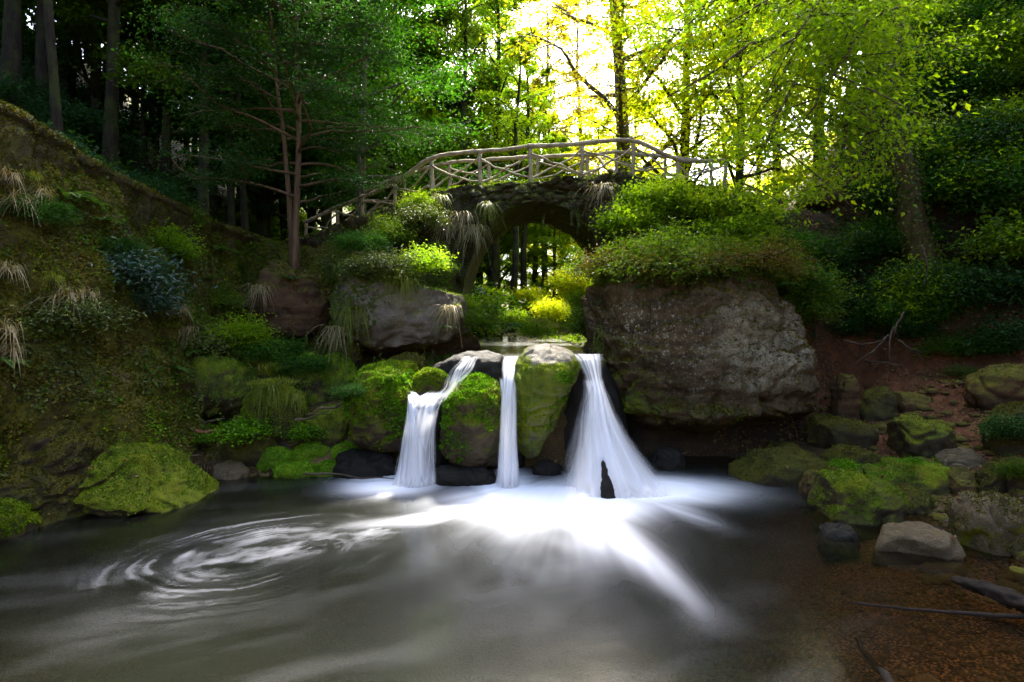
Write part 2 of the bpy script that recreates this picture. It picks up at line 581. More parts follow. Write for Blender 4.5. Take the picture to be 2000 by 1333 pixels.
def terr_full(x, y):
    x = np.atleast_1d(np.asarray(x, float))
    y = np.atleast_1d(np.asarray(y, float))
    h = terr(x, y)
    q = np.stack([x, y, h], 1)
    steep = ss(.15, 1.2, h)
    n = fbm(q * np.array([.55, .55, .8]), 4) * .30 * steep + fbm(q * 2.6 + 9, 3) * (.012 + .085 * steep)
    return h + n


def gz(x, y):
    return float(terr_full([x], [y])[0])


def axis(stops):
    out = []
    for a, b, s in stops:
        out.append(np.arange(a, b, s))
    out.append([stops[-1][1]])
    return np.unique(np.round(np.concatenate(out), 4))


gx = axis([(-420, -60, 30), (-60, -16, 2.0), (-16, -7, .3), (-7, -4, .045), (-4, 7, .09), (7, 13, .13), (13, 24, .5), (24, 70, 2.5), (70, 420, 30)])
gy = axis([(-420, -60, 30), (-60, -10, 3), (-10, 2, .6), (2, 16, .085), (16, 30, .35), (30, 80, 2), (80, 420, 25)])
GX, GY = np.meshgrid(gx, gy)
xx, yy = GX.ravel(), GY.ravel()
zz = terr_full(xx, yy)
# steep banks also bulge sideways
slope = np.abs(np.gradient(terr(xx, yy).reshape(GX.shape), axis=1) / np.gradient(GX, axis=1)).ravel()
q = np.stack([xx, yy, zz], 1)
bul = ss(1.0, 2.5, slope)
xx2 = xx + bul * (fbm(q * .8 + 3, 4) * .28 + fbm(q * 3.1, 3) * .07)
nx, ny = len(gx), len(gy)
I = np.arange(nx * ny).reshape(ny, nx)
GQ = np.stack([I[:-1, :-1], I[:-1, 1:], I[1:, 1:], I[1:, :-1]], -1).reshape(-1, 4)
GV = np.stack([xx2, yy, zz], 1)
from mathutils.bvhtree import BVHTree
GBVH = BVHTree.FromPolygons(GV.tolist(), GQ.tolist())


def hit(px, py, Y, front=.06):
    """where the sight line through a photo pixel meets the ground"""
    d = Vector(P(px, py, 1.0)) - Vector((0, 0, HCAM))
    h = GBVH.ray_cast(Vector((0, 0, HCAM)), d, 40)[0]
    if h is None or abs(h[1] - Y) > 4.5:
        return P(px, py, Y)
    return P(px, py, h[1] - front)

bedm = ss(.35, -.05, zz)
shore = ss(-3.3, -3.7, xx) * ss(7.6, 8.0, yy) * ss(9.6, 9.0, yy) * ss(-5.4, -4.9, xx)
right = ss(4.4, 5.8, xx) * ss(14, 11, yy) * ss(-2, 0, yy)
left = ss(-4.2, -4.8, xx)
tone = np.empty((len(xx), 3))
tone[:] = (.060, .040, .020)
def lay(c, w):
    global tone
    tone = tone * (1 - w[:, None]) + np.array(c) * w[:, None]
lay((.055, .040, .018), left)
lay((.016, .011, .007), ss(-7.0, -8.0, xx))
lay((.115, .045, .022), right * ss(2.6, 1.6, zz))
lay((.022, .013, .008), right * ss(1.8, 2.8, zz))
lay((.020, .014, .009), ss(1.4, 1.8, xx) * ss(5.6, 4.8, xx) * ss(8.9, 9.4, yy) * ss(14, 13, yy) * ss(2.2, 1.8, zz))  # shade under the great rock's overhang, put into the ground tone
lay((.22, .138, .064), bedm * ss(10, 9, yy))
lay((.13, .085, .06), shore * .8)
mossm = np.clip(left * ss(-7.6, -6.2, xx) + ss(.3, 1.0, zz) * ss(4.5, 3, xx) * .8, 0, 1) * (1 - bedm)
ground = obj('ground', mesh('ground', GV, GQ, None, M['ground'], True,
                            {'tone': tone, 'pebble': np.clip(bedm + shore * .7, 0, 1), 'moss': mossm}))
tag(ground, kind='structure')

# ------------------------------------------------------------------ pool
px_ = np.arange(-9.5, 6.2, .026)
py_ = np.arange(.6, 10.2, .026)
X, Y = np.meshgrid(px_, py_)
sh = X.shape
x, y = X.ravel(), Y.ravel()


def line(x, y, a, b, w0, w1, s0, s1):
    """soft streak from a to b whose width and strength change along it"""
    d = b - a
    ln = np.hypot(*d)
    t = ((x - a[0]) * d[0] + (y - a[1]) * d[1]) / ln ** 2
    tt = np.clip(t, 0, 1)
    dist = np.hypot(x - a[0] - d[0] * tt, y - a[1] - d[1] * tt)
    w = w0 + (w1 - w0) * tt
    return np.exp(-(dist / w) ** 2) * (s0 + (s1 - s0) * tt)


def blob(x, y, c, sx, sy, s=1, p=2):
    return s * np.exp(-(np.abs((x - c[0]) / sx) ** p + np.abs((y - c[1]) / sy) ** p))


src = W(1110, 925)
ang = np.arctan2(y - src[1], x - src[0])
rad = np.hypot(x - src[0], y - src[1])
rays = fbm(np.stack([np.cos(ang) * 7, np.sin(ang) * 7, rad * .25], 1), 4)
soft = fbm(np.stack([x * 1.1, y * .9, x * 0 + 4.2], 1), 3)
f = blob(x, y, W(765, 945), .62, .52, 1.25)
f = np.maximum(f, blob(x, y, W(1085, 975), 1.15, .75, 1.55))
f = np.maximum(f, blob(x, y, W(1240, 955), 1.15, .62, 1.6))
f = np.maximum(f, blob(x, y, W(985, 950), .40, .9, 1.5))
w2 = line(x, y, W(1120, 980), W(1350, 1175), .42, .15, 1.1, .26)
w2 = np.maximum(w2, line(x, y, W(1350, 1175), W(1420, 1260), .15, .3, .26, .0))
w2 = np.maximum(w2, line(x, y, W(1230, 950), W(1445, 1050), .45, .22, .9, .0))
w2 = np.maximum(w2, line(x, y, W(1060, 960), W(860, 1010), .4, .25, .9, .35))
w2 = np.maximum(w2, line(x, y, W(860, 1010), W(690, 1026), .25, .16, .35, .25))
f = np.maximum(f, w2 * (1 + .5 * rays))
hz = blob(x, y, W(1060, 1060), 1.05, 1.0, .24) * (1 + .5 * soft + .35 * rays)
hz = np.maximum(hz, blob(x, y, W(1050, 1130), 1.2, 1.2, .10) * (1 + .5 * soft))
f = 1 - (1 - np.clip(f, 0, 1)) * (1 - np.clip(hz, 0, 1))
f = f * (1 + .15 * rays)
f = np.clip(f, 0, 1)
f = f * ss(-.25, .55, f)
# the eddy at the left: foam drawn into spiral threads
c = np.array([-2.45, 5.42])
dx, dy = x - c[0], y - c[1]
a0 = math.radians(34)
ex, ey = dx * math.cos(a0) + dy * math.sin(a0), -dx * math.sin(a0) + dy * math.cos(a0)
ex = ex * .80
r = np.hypot(ex, ey) + 1e-4
th = np.arctan2(ey, ex)
tw = th + 1.15 * np.log(r + .15)
sp = r + .075 * th
warp = fbm(np.stack([x * 1.2, y * 1.2, x * 0], 1), 3)
cs = np.stack([np.cos(th) * .55 + 3, np.sin(th) * .55, sp * 15 + warp * 1.1], 1)
thr = fbm(cs, 3, 2.3, .62)
thr = ss(-.25, .75, thr) * ss(-.5, .4, fbm(np.stack([x * 1.7, y * 1.7, x * 0 + 3], 1), 3))
side = .45 + .55 * ss(-.6, .9, np.sin(th - .55)) + .25 * ss(.4, 1, np.cos(th - math.pi))
ringm = ss(.15, .45, r) * ss(1.35, .6, r)
ed = thr * ringm * side * .22 * (1 + .5 * soft)
mid = np.exp(-(ey / .26) ** 2) * ss(-.75, -.2, ex) * ss(1.7, .9, ex)
blot = fbm(np.stack([ex * 3.2, ey * 5.5, x * 0 + 1], 1), 4, 2.1, .6)
blot = np.clip(.32 + 1.1 * blot, 0, 1)
ed = np.maximum(ed, mid * blot * .25)
ed = ed + .008 * ss(1.9, .2, r) * (1 + soft)
f = np.maximum(f, ed)
# thin drift lines over the open pool
dl = fbm(np.stack([x * .5 + y * .7, (y - .45 * x) * 2.3, x * 0 + 8], 1), 4)
f = f + ss(-.1, .9, dl) * .015 * ss(9.2, 7, y) * ss(3.5, 1.5, x)
f = np.clip(f, 0, 1)
murk = .93 - .72 * ss(.9, 3.2, x + (4.4 - y) * .45) - .25 * ss(-3.5, -6, x) * 0
murk = np.clip(murk - .25 * ss(-1.5, -4, x) * ss(6, 4, y) + .12 * soft - .25 * ss(7.4, 8.3, y) * ss(-3, -4, x), .05, .97)
zw = .004 * soft + .03 * np.clip(f - .75, 0, 1)
I = np.arange(x.size).reshape(sh)
PQ = np.stack([I[:-1, :-1], I[:-1, 1:], I[1:, 1:], I[1:, :-1]], -1).reshape(-1, 4)
hh = terr(x, y)
keep = (hh[PQ] < .35).any(1)
PQ = PQ[keep]
pool = obj('water', mesh('water', np.stack([x, y, zw], 1), PQ, None, M['pool'], True, {'foam': f, 'murk': murk}))
tag(pool, kind='structure')

# the stream above the falls
X, Y = np.meshgrid(np.arange(-1.0, 1.42, .05), np.arange(8.62, 30, .12))
I = np.arange(X.size).reshape(X.shape)
x, y = X.ravel(), Y.ravel()
sf = np.clip(.30 + .5 * fbm(np.stack([x * 3, y * 1.2, x * 0], 1), 3), 0, 1) * ss(10.2, 8.7, y) * .55
stream = obj('stream', mesh('stream', np.stack([x, y, 1.66 + .02 * (y - 8.55) + .008 * fbm(np.stack([x * 3, y * 2, x * 0], 1), 2)], 1),
             np.stack([I[:-1, :-1], I[:-1, 1:], I[1:, 1:], I[1:, :-1]], -1).reshape(-1, 4), None, M['pool'], True,
             {'foam': sf, 'murk': np.full(x.size, .35)}))
tag(stream, kind='structure')


# ------------------------------------------------------------------ rocks
def loft_rock(slices, n_th=140, n_z=90, ex=2.6, amp=.10, freq=1.1, seed=0, fine=.025, strat=0.0, facets=0, flat=.9):
    """closed rock through slices (z, cx, cy, rx, ry), rounded at both ends, then weathered"""
    s = np.array(slices, float)
    s = s[np.argsort(s[:, 0])]
    H = s[-1, 0] - s[0, 0]
    t = np.linspace(0, 1, n_z)
    zq = s[0, 0] + H * (t - .04 * np.sin(2 * math.pi * t) * 1.2)
    cols = [np.interp(zq, s[:, 0], s[:, k]) for k in (1, 2, 3, 4)]
    ker = np.exp(-np.linspace(-1.6, 1.6, 11) ** 2)
    ker /= ker.sum()
    for k in range(4):
        p = np.pad(cols[k], 5, mode='edge')
        cols[k] = np.convolve(p, ker, 'valid')
    cap = np.minimum(1, ((np.minimum(t, 1 - t) / .14) + 0.0)) 
    cap = np.sqrt(np.clip(1 - (1 - cap) ** 2, 0, 1))
    a = np.linspace(0, 2 * math.pi, n_th, endpoint=False)
    ca, sa = np.cos(a), np.sin(a)
    sx, sy = np.sign(ca) * np.abs(ca) ** (2 / ex), np.sign(sa) * np.abs(sa) ** (2 / ex)
    V = np.stack([cols[0][:, None] + cols[2][:, None] * cap[:, None] * sx, cols[1][:, None] + cols[3][:, None] * cap[:, None] * sy,
                  np.repeat(zq[:, None], n_th, 1)], -1).reshape(-1, 3)
    return weather(V, n_th, n_z, amp, freq, seed, fine, strat, facets, flat)


def weather(V, n_th, n_z, amp, freq, seed, fine, strat, facets, flat):
    r = np.random.RandomState(seed + 11)
    c = V.mean(0)
    ext = np.ptp(V, axis=0) / 2
    for _ in range(facets):
        n = randdir(r, 1, .8)[0]
        d = (V - c) @ n
        lim = (np.abs(n) * ext).sum() * r.uniform(.50, .72)
        V = V - n * (np.clip(d - lim, 0, None) * flat)[:, None]
    N = unit((V - c) / np.maximum(ext, .05) ** 1.5)
    q = V * freq + seed * 7.13
    d = fbm(q, 5, 2.1, .5) * amp + fbm(V * 9 + seed, 3) * fine - np.clip(-ridged(q * .9, 2), 0, 1) * amp * .35
    d = d + amp * .32 * fbm(q * 3.7 + 5, 3) - amp * .55 * ss(.16, 0, np.abs(noise3(q * 1.6 + 31))) * ss(-.2, .2, noise3(q * .8 + 7))
    if strat:
        d = d + strat * np.sin(V[:, 2] * 16 + 3 * fbm(V * .8 + seed, 3)) * .5
    V = V + N * d[:, None]
    J = np.arange(n_th * n_z).reshape(n_z, n_th)
    Q = np.stack([J[:-1], np.roll(J[:-1], -1, 1), np.roll(J[1:], -1, 1), J[1:]], -1).reshape(-1, 4)
    return V, Q


def boulder(c, rx, ry, rz, seed=0, ex=2.3, amp=.10, freq=1.3, fine=.02, facets=3, rot=0, n_th=72, n_z=44, flat=.9, tilt=0):
    ph = np.linspace(-math.pi / 2, math.pi / 2, n_z)
    a = np.linspace(0, 2 * math.pi, n_th, endpoint=False)
    e = lambda v: np.sign(v) * np.abs(v) ** (2 / ex)
    V = np.stack([e(np.cos(ph))[:, None] * e(np.cos(a))[None] * rx, e(np.cos(ph))[:, None] * e(np.sin(a))[None] * ry,
                  np.repeat(e(np.sin(ph))[:, None], n_th, 1) * rz], -1).reshape(-1, 3)
    s = min(rx, ry, rz)
    V, Q = weather(V, n_th, n_z, amp * s * 2.0, freq / s * .5, seed, fine * s * 1.2, 0, facets, flat)
    if tilt:
        ct, st = math.cos(tilt), math.sin(tilt)
        V = V @ np.array([[ct, 0, -st], [0, 1, 0], [st, 0, ct]])
    if rot:
        cr, sr = math.cos(rot), math.sin(rot)
        V = V @ np.array([[cr, sr, 0], [-sr, cr, 0], [0, 0, 1]])
    return V + np.asarray(c), Q


def fronds(V, Q, n, size, mat, seed, up=-.2, thr=-.05, freq=2.2, lift=.6, zmin=.03, name='moss', parent=None, where=None):
    """short moss and small leaves growing over a surface"""
    r = np.random.RandomState(seed)
    p, nn = sample_surface(V, Q, n, r)
    k = (nn[:, 2] * .6 + fbm(p * freq + seed, 4) * .8 > thr) & (nn[:, 2] > up) & (p[:, 2] > zmin)
    if where is not None:
        k &= where(p, nn)
    p, nn = p[k], nn[k]
    if len(p) < 4:
        return None
    d = unit(nn * lift + randdir(r, len(p), .7) * .9 + np.array([0, 0, .12]))
    nr = unit(nn + randdir(r, len(p)) * .5)
    s = size * r.uniform(.5, 1.4, len(p))
    lv, lq = leafquads(p - nn * size * .2, d, nr, s, s * .62, .12)
    me = mesh(name, lv, lq, None, mat, False)
    o = obj(name, me, parent)
    o['kind'] = 'stuff'
    return o


ROCKS = {}


def rock_thing(name, VQ, mat, label, cat='rock', moss=None, attrs=None, group=None):
    V, Q = VQ
    base = np.array([V[:, 0].mean(), V[:, 1].mean(), V[:, 2].min()])
    o = obj(name, mesh(name, V - base, Q, None, mat, True, attrs), None, base)
    tag(o, label, cat, group)
    if moss:
        for m in ([moss] if isinstance(moss, dict) else moss):
            m = dict(m)
            mo = fronds(V, Q, m.pop('n'), m.pop('size'), m.pop('mat'), m.pop('seed', len(ROCKS)), parent=o, **m)
            if mo:
                mo.location = [-float(k) for k in base]
    ROCKS[label] = (V, Q)
    return o


def rpx(x0, y0, x1, y1, Y, dep=.8, down=.25, **k):
    """boulder whose outline fills a photo box at depth Y; its foot goes a little into the ground"""
    a, b = P(x0, y0, Y), P(x1, y1, Y)
    rx = (b[0] - a[0]) / 2
    top, bot = a[2], b[2] - down
    return boulder(((a[0] + b[0]) / 2, Y + rx * dep * .5, (top + bot) / 2), rx, rx * dep, (top - bot) / 2, **k)


# --- the great overhanging rock at the right
gr = [(-.5, 3.7, 12.3, 1.0, .7), (.0, 3.6, 12.1, 1.2, .8), (.30, 3.5, 11.7, 1.45, .95), (.52, 3.45, 10.95, 1.58, 1.45),
      (.80, 3.38, 10.35, 1.70, 1.72), (1.3, 3.31, 10.25, 1.78, 1.78), (1.8, 3.25, 10.25, 1.76, 1.74), (2.3, 3.12, 10.3, 1.66, 1.68), (2.65, 3.05, 10.4, 1.55, 1.55),
      (3.1, 2.9, 10.5, 1.3, 1.3)]
V, Q = loft_rock(gr, 360, 260, 2.4, .26, .80, 3, .045, .07)
V[:, 1] -= .16 * blob(V[:, 0], V[:, 2], (2.5, .72), 1.3, .22, 1, 4) * ss(10, 9.4, V[:, 1])
pale = blob(V[:, 0], V[:, 2], (3.95, 1.95), .85, .62, 1.15, 3.0) * ss(10, 9.3, V[:, 1])
pale = np.clip(1.25 * pale * (1.0 + .9 * fbm(V * 2.3, 4)), 0, .85) - .5 * blob(V[:, 0], V[:, 2], (3.9, 2.15), .3, .2, 1)
ms = .42 * blob(V[:, 0], V[:, 2], (1.75, 1.15), .55, .75, 1) + .40 * blob(V[:, 0], V[:, 2], (2.4, .80), 1.3, .26, 1) - .1
lich = blob(V[:, 0], V[:, 2], (2.0, 2.2), .75, .45, 1) + .8 * blob(V[:, 0], V[:, 2], (3.1, 1.6), .8, .5, 1) + .08
GREAT = (V, Q)
rock_thing('overhanging_rock', GREAT, M['great'], 'huge brown overhanging sandstone block with pale lichen face beside the right fall', 'rock',
           dict(n=150000, size=.028, mat=L['mossleaf'], seed=5, up=-.9, thr=-.08, lift=.5, where=lambda p, n: (p[:, 1] < 10.6) & (
               (blob(p[:, 0], p[:, 2], (1.75, 1.2), .55, .75, 1) + blob(p[:, 0], p[:, 2], (2.6, .75), 1.1, .25, 1)) > .32)), {'pale': np.clip(pale, 0, .85), 'mossy': ms, 'lichened': np.clip(lich, 0, 1)})

# --- boulders of the falls
Y0 = 8.15
def sl(px0, px1, py, Y=Y0, ry=.6, cy=.45):
    a, b = P(px0, py, Y), P(px1, py, Y)
    return (a[2], (a[0] + b[0]) / 2, Y + cy, (b[0] - a[0]) / 2, ry)
tall = [sl(1030, 1056, 905, 8.2, .25, .5), sl(1012, 1062, 870, 8.1, .35, .45), sl(1010, 1088, 830, 8.0, .5), sl(1006, 1112, 780, 7.9, .62), sl(1006, 1130, 745, 7.9, .72),
        sl(1010, 1132, 715, 7.95, .72), sl(1022, 1122, 690, 8.0, .62, .5), sl(1028, 1112, 676, 8.0, .45, .5)]
TALL = loft_rock(tall, 120, 120, 2.7, .085, 1.5, 21, .016)
V = TALL[0]
capm = -1.1 * blob(V[:, 0], V[:, 1], (P(1075, 690, 8)[0], 8.05), .30, .55, 1, 3) * ss(1.62, 1.75, V[:, 2] + .10 * fbm(V * 4, 3)) + .22 * ss(1.75, 1.6, V[:, 2])
M['tall'] = moss_rock('pale topped boulder', (.035, .026, .016), (.46, .42, .34), (.03, .05, .004), (.15, .20, .010), .30, .58, up=.30)
rock_thing('tall_boulder', TALL, M['tall'], 'tall tapered boulder with bare pale top between middle and right falls', 'boulder',
           [dict(n=36000, size=.028, mat=L['mossleaf'], seed=2, up=-.6, thr=.02, where=lambda p, n: (fbm(p * 3, 3) > -.1) & (p[:, 2] < 1.66) & (p[:, 1] < 8.7)),
            dict(n=30000, size=.042, mat=L['brightleaf'], seed=52, up=-.5, thr=.22, freq=3, where=lambda p, n: (p[:, 2] < 1.55) & (p[:, 0] > P(1045, 800, 8)[0]))], {'mossy': capm})
squat = [sl(872, 962, 925, 8.1, .5), sl(858, 975, 880, 8.0, .62), sl(855, 980, 830, 7.95, .7), sl(864, 982, 790, 7.95, .7), sl(884, 980, 762, 8.0, .62), sl(902, 970, 742, 8.05, .5), sl(915, 955, 730, 8.1, .35)]
SQ = loft_rock(squat, 120, 110, 2.5, .085, 1.5, 8, .016)
V = SQ[0]
rock_thing('squat_boulder', SQ, M['moss'], 'broad mossy boulder with a dark wet foot between left and middle falls', 'boulder',
           [dict(n=30000, size=.027, mat=L['mossleaf'], seed=3, up=-.5, thr=.05, where=lambda p, n: (p[:, 2] > .45) & (p[:, 0] > P(865, 800, 8)[0])),
            dict(n=26000, size=.042, mat=L['brightleaf'], seed=53, up=-.4, thr=.22, freq=2.6, where=lambda p, n: p[:, 2] > .25)], {'mossy': -.25 + .35 * ss(.4, .9, V[:, 2])})
lm = [sl(700, 790, 890, 8.7, .6), sl(684, 798, 850, 8.45, .7), sl(672, 802, 800, 8.3, .75), sl(672, 800, 765, 8.3, .75), sl(684, 792, 735, 8.4, .68), sl(705, 775, 714, 8.5, .5)]
LM = loft_rock(lm, 120, 100, 2.4, .10, 1.4, 31, .018)
rock_thing('mossy_boulder', LM, M['moss'], 'rounded green boulder with yellow moss cap left of the left fall', 'boulder',
           [dict(n=46000, size=.03, mat=L['mossleaf'], seed=4, up=-.7, thr=-.05, where=lambda p, n: p[:, 1] < 9.2),
            dict(n=42000, size=.042, mat=L['brightleaf'], seed=54, up=-.6, thr=.0, freq=2.4, where=lambda p, n: (n[:, 2] < .75) & (p[:, 1] < 9.2))], {'mossy': np.full(len(LM[0]), .22)})
rock_thing('mossy_boulder', rpx(806, 722, 882, 780, 8.35, .8, .08, seed=5), M['moss'], 'small mossy boulder perched at the head of the left fall', 'boulder',
           dict(n=12000, size=.028, mat=L['mossleaf'], up=-.3, thr=-.2), {'mossy': np.full(72 * 44, .12)})
rock_thing('mossy_boulder', rpx(726, 706, 815, 745, 9.0, .8, .15, seed=6), M['moss'], 'low yellow mossed rock just behind the rounded green boulder', 'boulder',
           dict(n=9000, size=.03, mat=L['mossleaf'], up=-.3, thr=-.2), {'mossy': np.full(72 * 44, .15)})
rock_thing('mossy_boulder', rpx(756, 692, 838, 734, 9.6, .8, .15, seed=9), M['darkmoss'], 'dark mossy rock in the shade behind the left fall', 'boulder',
           dict(n=8000, size=.028, mat=L['mossdull'], up=-.3, thr=-.1))
# wet rocks of the lip and the foot
rock_thing('wet_rock', rpx(842, 690, 1012, 742, 8.55, .55, .3, seed=12, facets=2), M['wet'], 'flat black wet slab at the lip between left and middle falls', 'rock')
rock_thing('wet_rock', rpx(868, 716, 990, 800, 8.45, .7, .5, seed=13, facets=3), M['wet'], 'wet dark ledge under the cascade steps behind the broad boulder', 'rock')
rock_thing('wet_rock', rpx(780, 770, 880, 960, 8.5, .6, .2, seed=14, facets=3), M['wet'], 'wet black rock step behind the left fall', 'rock')
rock_thing('wet_rock', rpx(930, 725, 1030, 960, 8.75, .5, .2, seed=15, facets=3), M['wet'], 'wet black rock wall behind the middle fall', 'rock')
rock_thing('wet_rock', rpx(1085, 705, 1230, 960, 8.95, .5, .2, seed=16, facets=3), M['wet'], 'wet black rock wall behind the right fall', 'rock')
rock_thing('wet_rock', rpx(826, 914, 966, 950, 7.85, .5, .12, seed=17), M['wet'], 'low wet rock at the waterline below the broad boulder', 'rock')
rock_thing('wet_rock', rpx(640, 886, 772, 945, 8.25, .7, .2, seed=18), M['wet'], 'dark wet shelf below the rounded green boulder', 'rock')
rock_thing('wet_rock', rpx(1040, 900, 1100, 945, 8.35, .8, .2, seed=19), M['wet'], 'black stone in the hollow under the tall boulder', 'rock')
rock_thing('wet_rock', rpx(1268, 878, 1345, 930, 8.7, .8, .2, seed=20), M['wet'], 'black stone in the shade at the foot of the great rock', 'rock')
rock_thing('splitter_rock', loft_rock([(-.25, 1.20, 7.27, .12, .13), (.0, 1.205, 7.26, .105, .12), (.15, 1.20, 7.28, .08, .09), (.32, 1.188, 7.31, .045, .05), (.48, 1.172, 7.34, .015, .02)], 48, 60, 2.2, .03, 3, 4, .02),
           M['wet'], 'small pointed dark rock splitting the right fall at its foot', 'rock')

# --- left shore
A1 = loft_rock([(-.5, -5.05, 7.15, 1.15, 1.0), (0, -5.12, 7.15, 1.0, .92), (.35, -5.2, 7.25, .80, .78), (.7, -5.3, 7.4, .58, .6), (1.0, -5.4, 7.55, .40, .45), (1.2, -5.45, 7.6, .22, .3)], 170, 120, 2.3, .17, 1.1, 47, .03, 0, 4, .8)
Va = A1[0]
Va[:, 0] += .25 * ss(.55, -.1, Va[:, 2]) * ss(-5.0, -4.2, Va[:, 0])
rock_thing('shore_boulder', A1, M['moss'], 'big sloping mossy boulder reaching into the pool at the left shore', 'boulder',
           dict(n=80000, size=.025, mat=L['mossleaf'], seed=6, up=-.3, thr=.10, freq=1.6, where=lambda p, n: (p[:, 0] + .3 * fbm(p * 1.7, 3) > -5.3) | (fbm(p * 2.1, 3) > .1)), {'mossy': .15 * ss(-5.6, -4.6, Va[:, 0])})
A2 = loft_rock([(-.4, -5.75, 6.7, .95, .8), (.2, -5.8, 6.75, .92, .75), (.7, -5.85, 6.85, .80, .65), (1.1, -5.9, 6.95, .55, .5), (1.3, -5.95, 7.0, .3, .3)], 150, 110, 2.3, .16, 1.1, 43, .03, 0, 4, .8)
rock_thing('shore_boulder', A2, M['darkmoss'], 'wide brown mossy boulder behind the big sloping one at the left shore', 'boulder',
           dict(n=42000, size=.03, mat=L['mossdull'], seed=7, up=-.3, thr=-.1))
A3 = boulder((-5.5, 6.0, .02), .42, .4, .36, 44)
rock_thing('shore_boulder', A3, M['moss'], 'low round mossy boulder at the frame edge by the left shore', 'boulder',
           dict(n=26000, size=.028, mat=L['mossleaf'], seed=8, up=-.3, thr=-.2))
small_left = [
    ((462, 748, 588, 862), 9.0, 'moss', 'block shaped boulder with a mop of yellow grass on the left bank', 'mossleaf', 22000),
    ((424, 838, 526, 905), 8.55, 'darkmoss', 'stone under bright clover leaves on the left gravel shore', 'mossdull', 4000),
    ((606, 690, 692, 775), 9.9, 'moss', 'round boulder with fresh green cushion below the grey rock', 'brightleaf', 16000),
    ((632, 664, 705, 730), 10.3, 'darkmoss', 'brown shaded boulder right under the grey rock', 'mossdull', 6000),
    ((588, 796, 682, 880), 9.0, 'moss', 'yellow green boulder beside the fallen branches left of the falls', 'mossleaf', 14000),
    ((494, 878, 575, 916), 8.5, 'brightmoss', 'bright green flat stone at the edge of the gravel shore', 'brightleaf', 9000),
    ((560, 868, 648, 915), 8.75, 'brightmoss', 'bright green stone in the middle of the vivid moss patch', 'brightleaf', 9000),
    ((635, 868, 705, 918), 8.75, 'brightmoss', 'vivid green stone against the foot of the rounded boulder', 'brightleaf', 9000),
    ((528, 905, 620, 944), 8.25, 'brightmoss', 'vivid green stone touching the water left of the falls', 'brightleaf', 9000),
    ((605, 902, 690, 936), 8.35, 'brightmoss', 'low green moss stone behind the floating branch', 'brightleaf', 9000),
    ((355, 838, 418, 890), 9.0, 'darkmoss', 'dull mossy stone in front of the reddish plank', 'mossdull', 4000),
    ((335, 890, 385, 918), 8.7, 'moss', 'little yellow moss stone on the gravel shore', 'mossleaf', 3500),
    ((395, 868, 440, 900), 8.8, 'darkmoss', 'small dull stone beside the clover stone', 'mossdull', 2500),
    ((405, 905, 475, 942), 8.15, 'pale', 'flat pale stone lying at the water on the gravel shore', None, 0),
    ((330, 700, 480, 800), 9.3, 'moss', 'leafy boulder under the steep left bank', 'brightleaf', 16000),
    ((445, 690, 560, 770), 10.0, 'moss', 'overgrown boulder below the brown rock in the left corner', 'brightleaf', 18000),
    ((555, 690, 640, 790), 9.8, 'moss', 'leafy green boulder between grass topped block and round cushion', 'brightleaf', 16000),
]
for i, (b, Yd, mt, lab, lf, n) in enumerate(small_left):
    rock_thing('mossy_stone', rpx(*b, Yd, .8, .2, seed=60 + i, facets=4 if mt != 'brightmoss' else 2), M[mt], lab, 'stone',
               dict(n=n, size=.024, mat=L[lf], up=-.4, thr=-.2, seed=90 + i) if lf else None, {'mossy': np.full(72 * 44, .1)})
rock_thing('brown_rock', rpx(484, 505, 632, 665, 11.0, .8, .0, seed=81, facets=4, ex=2.8, n_th=120, n_z=80), M['brown'], 'brown weathered rock with ivy cap in the corner of the left bank', 'rock',
           dict(n=16000, size=.035, mat=L['mossdull'], up=-.1, thr=.1))
g1 = rpx(640, 525, 905, 690, 10.4, .75, .0, seed=84, facets=5, ex=2.7, amp=.12, n_th=150, n_z=100)
rock_thing('grey_rock', g1, M['grey'], 'grey banded rock with overgrown top below the left end of the bridge', 'rock',
           [dict(n=26000, size=.035, mat=L['mossleaf'], up=.1, thr=.12), dict(n=30000, size=.055, mat=L['ivy'], up=-.6, thr=.0, seed=85, where=lambda p, n: (p[:, 0] < -2.45 + .3 * fbm(p * 2, 2)) | (p[:, 2] > 2.95 + .25 * fbm(p * 2 + 5, 2)))])
rock_thing('grey_rock', rpx(690, 640, 935, 705, 11.2, .5, .0, seed=86, facets=2, n_th=100, n_z=60), M['brown'], 'dark recessed ledge beneath the grey banded rock', 'rock')

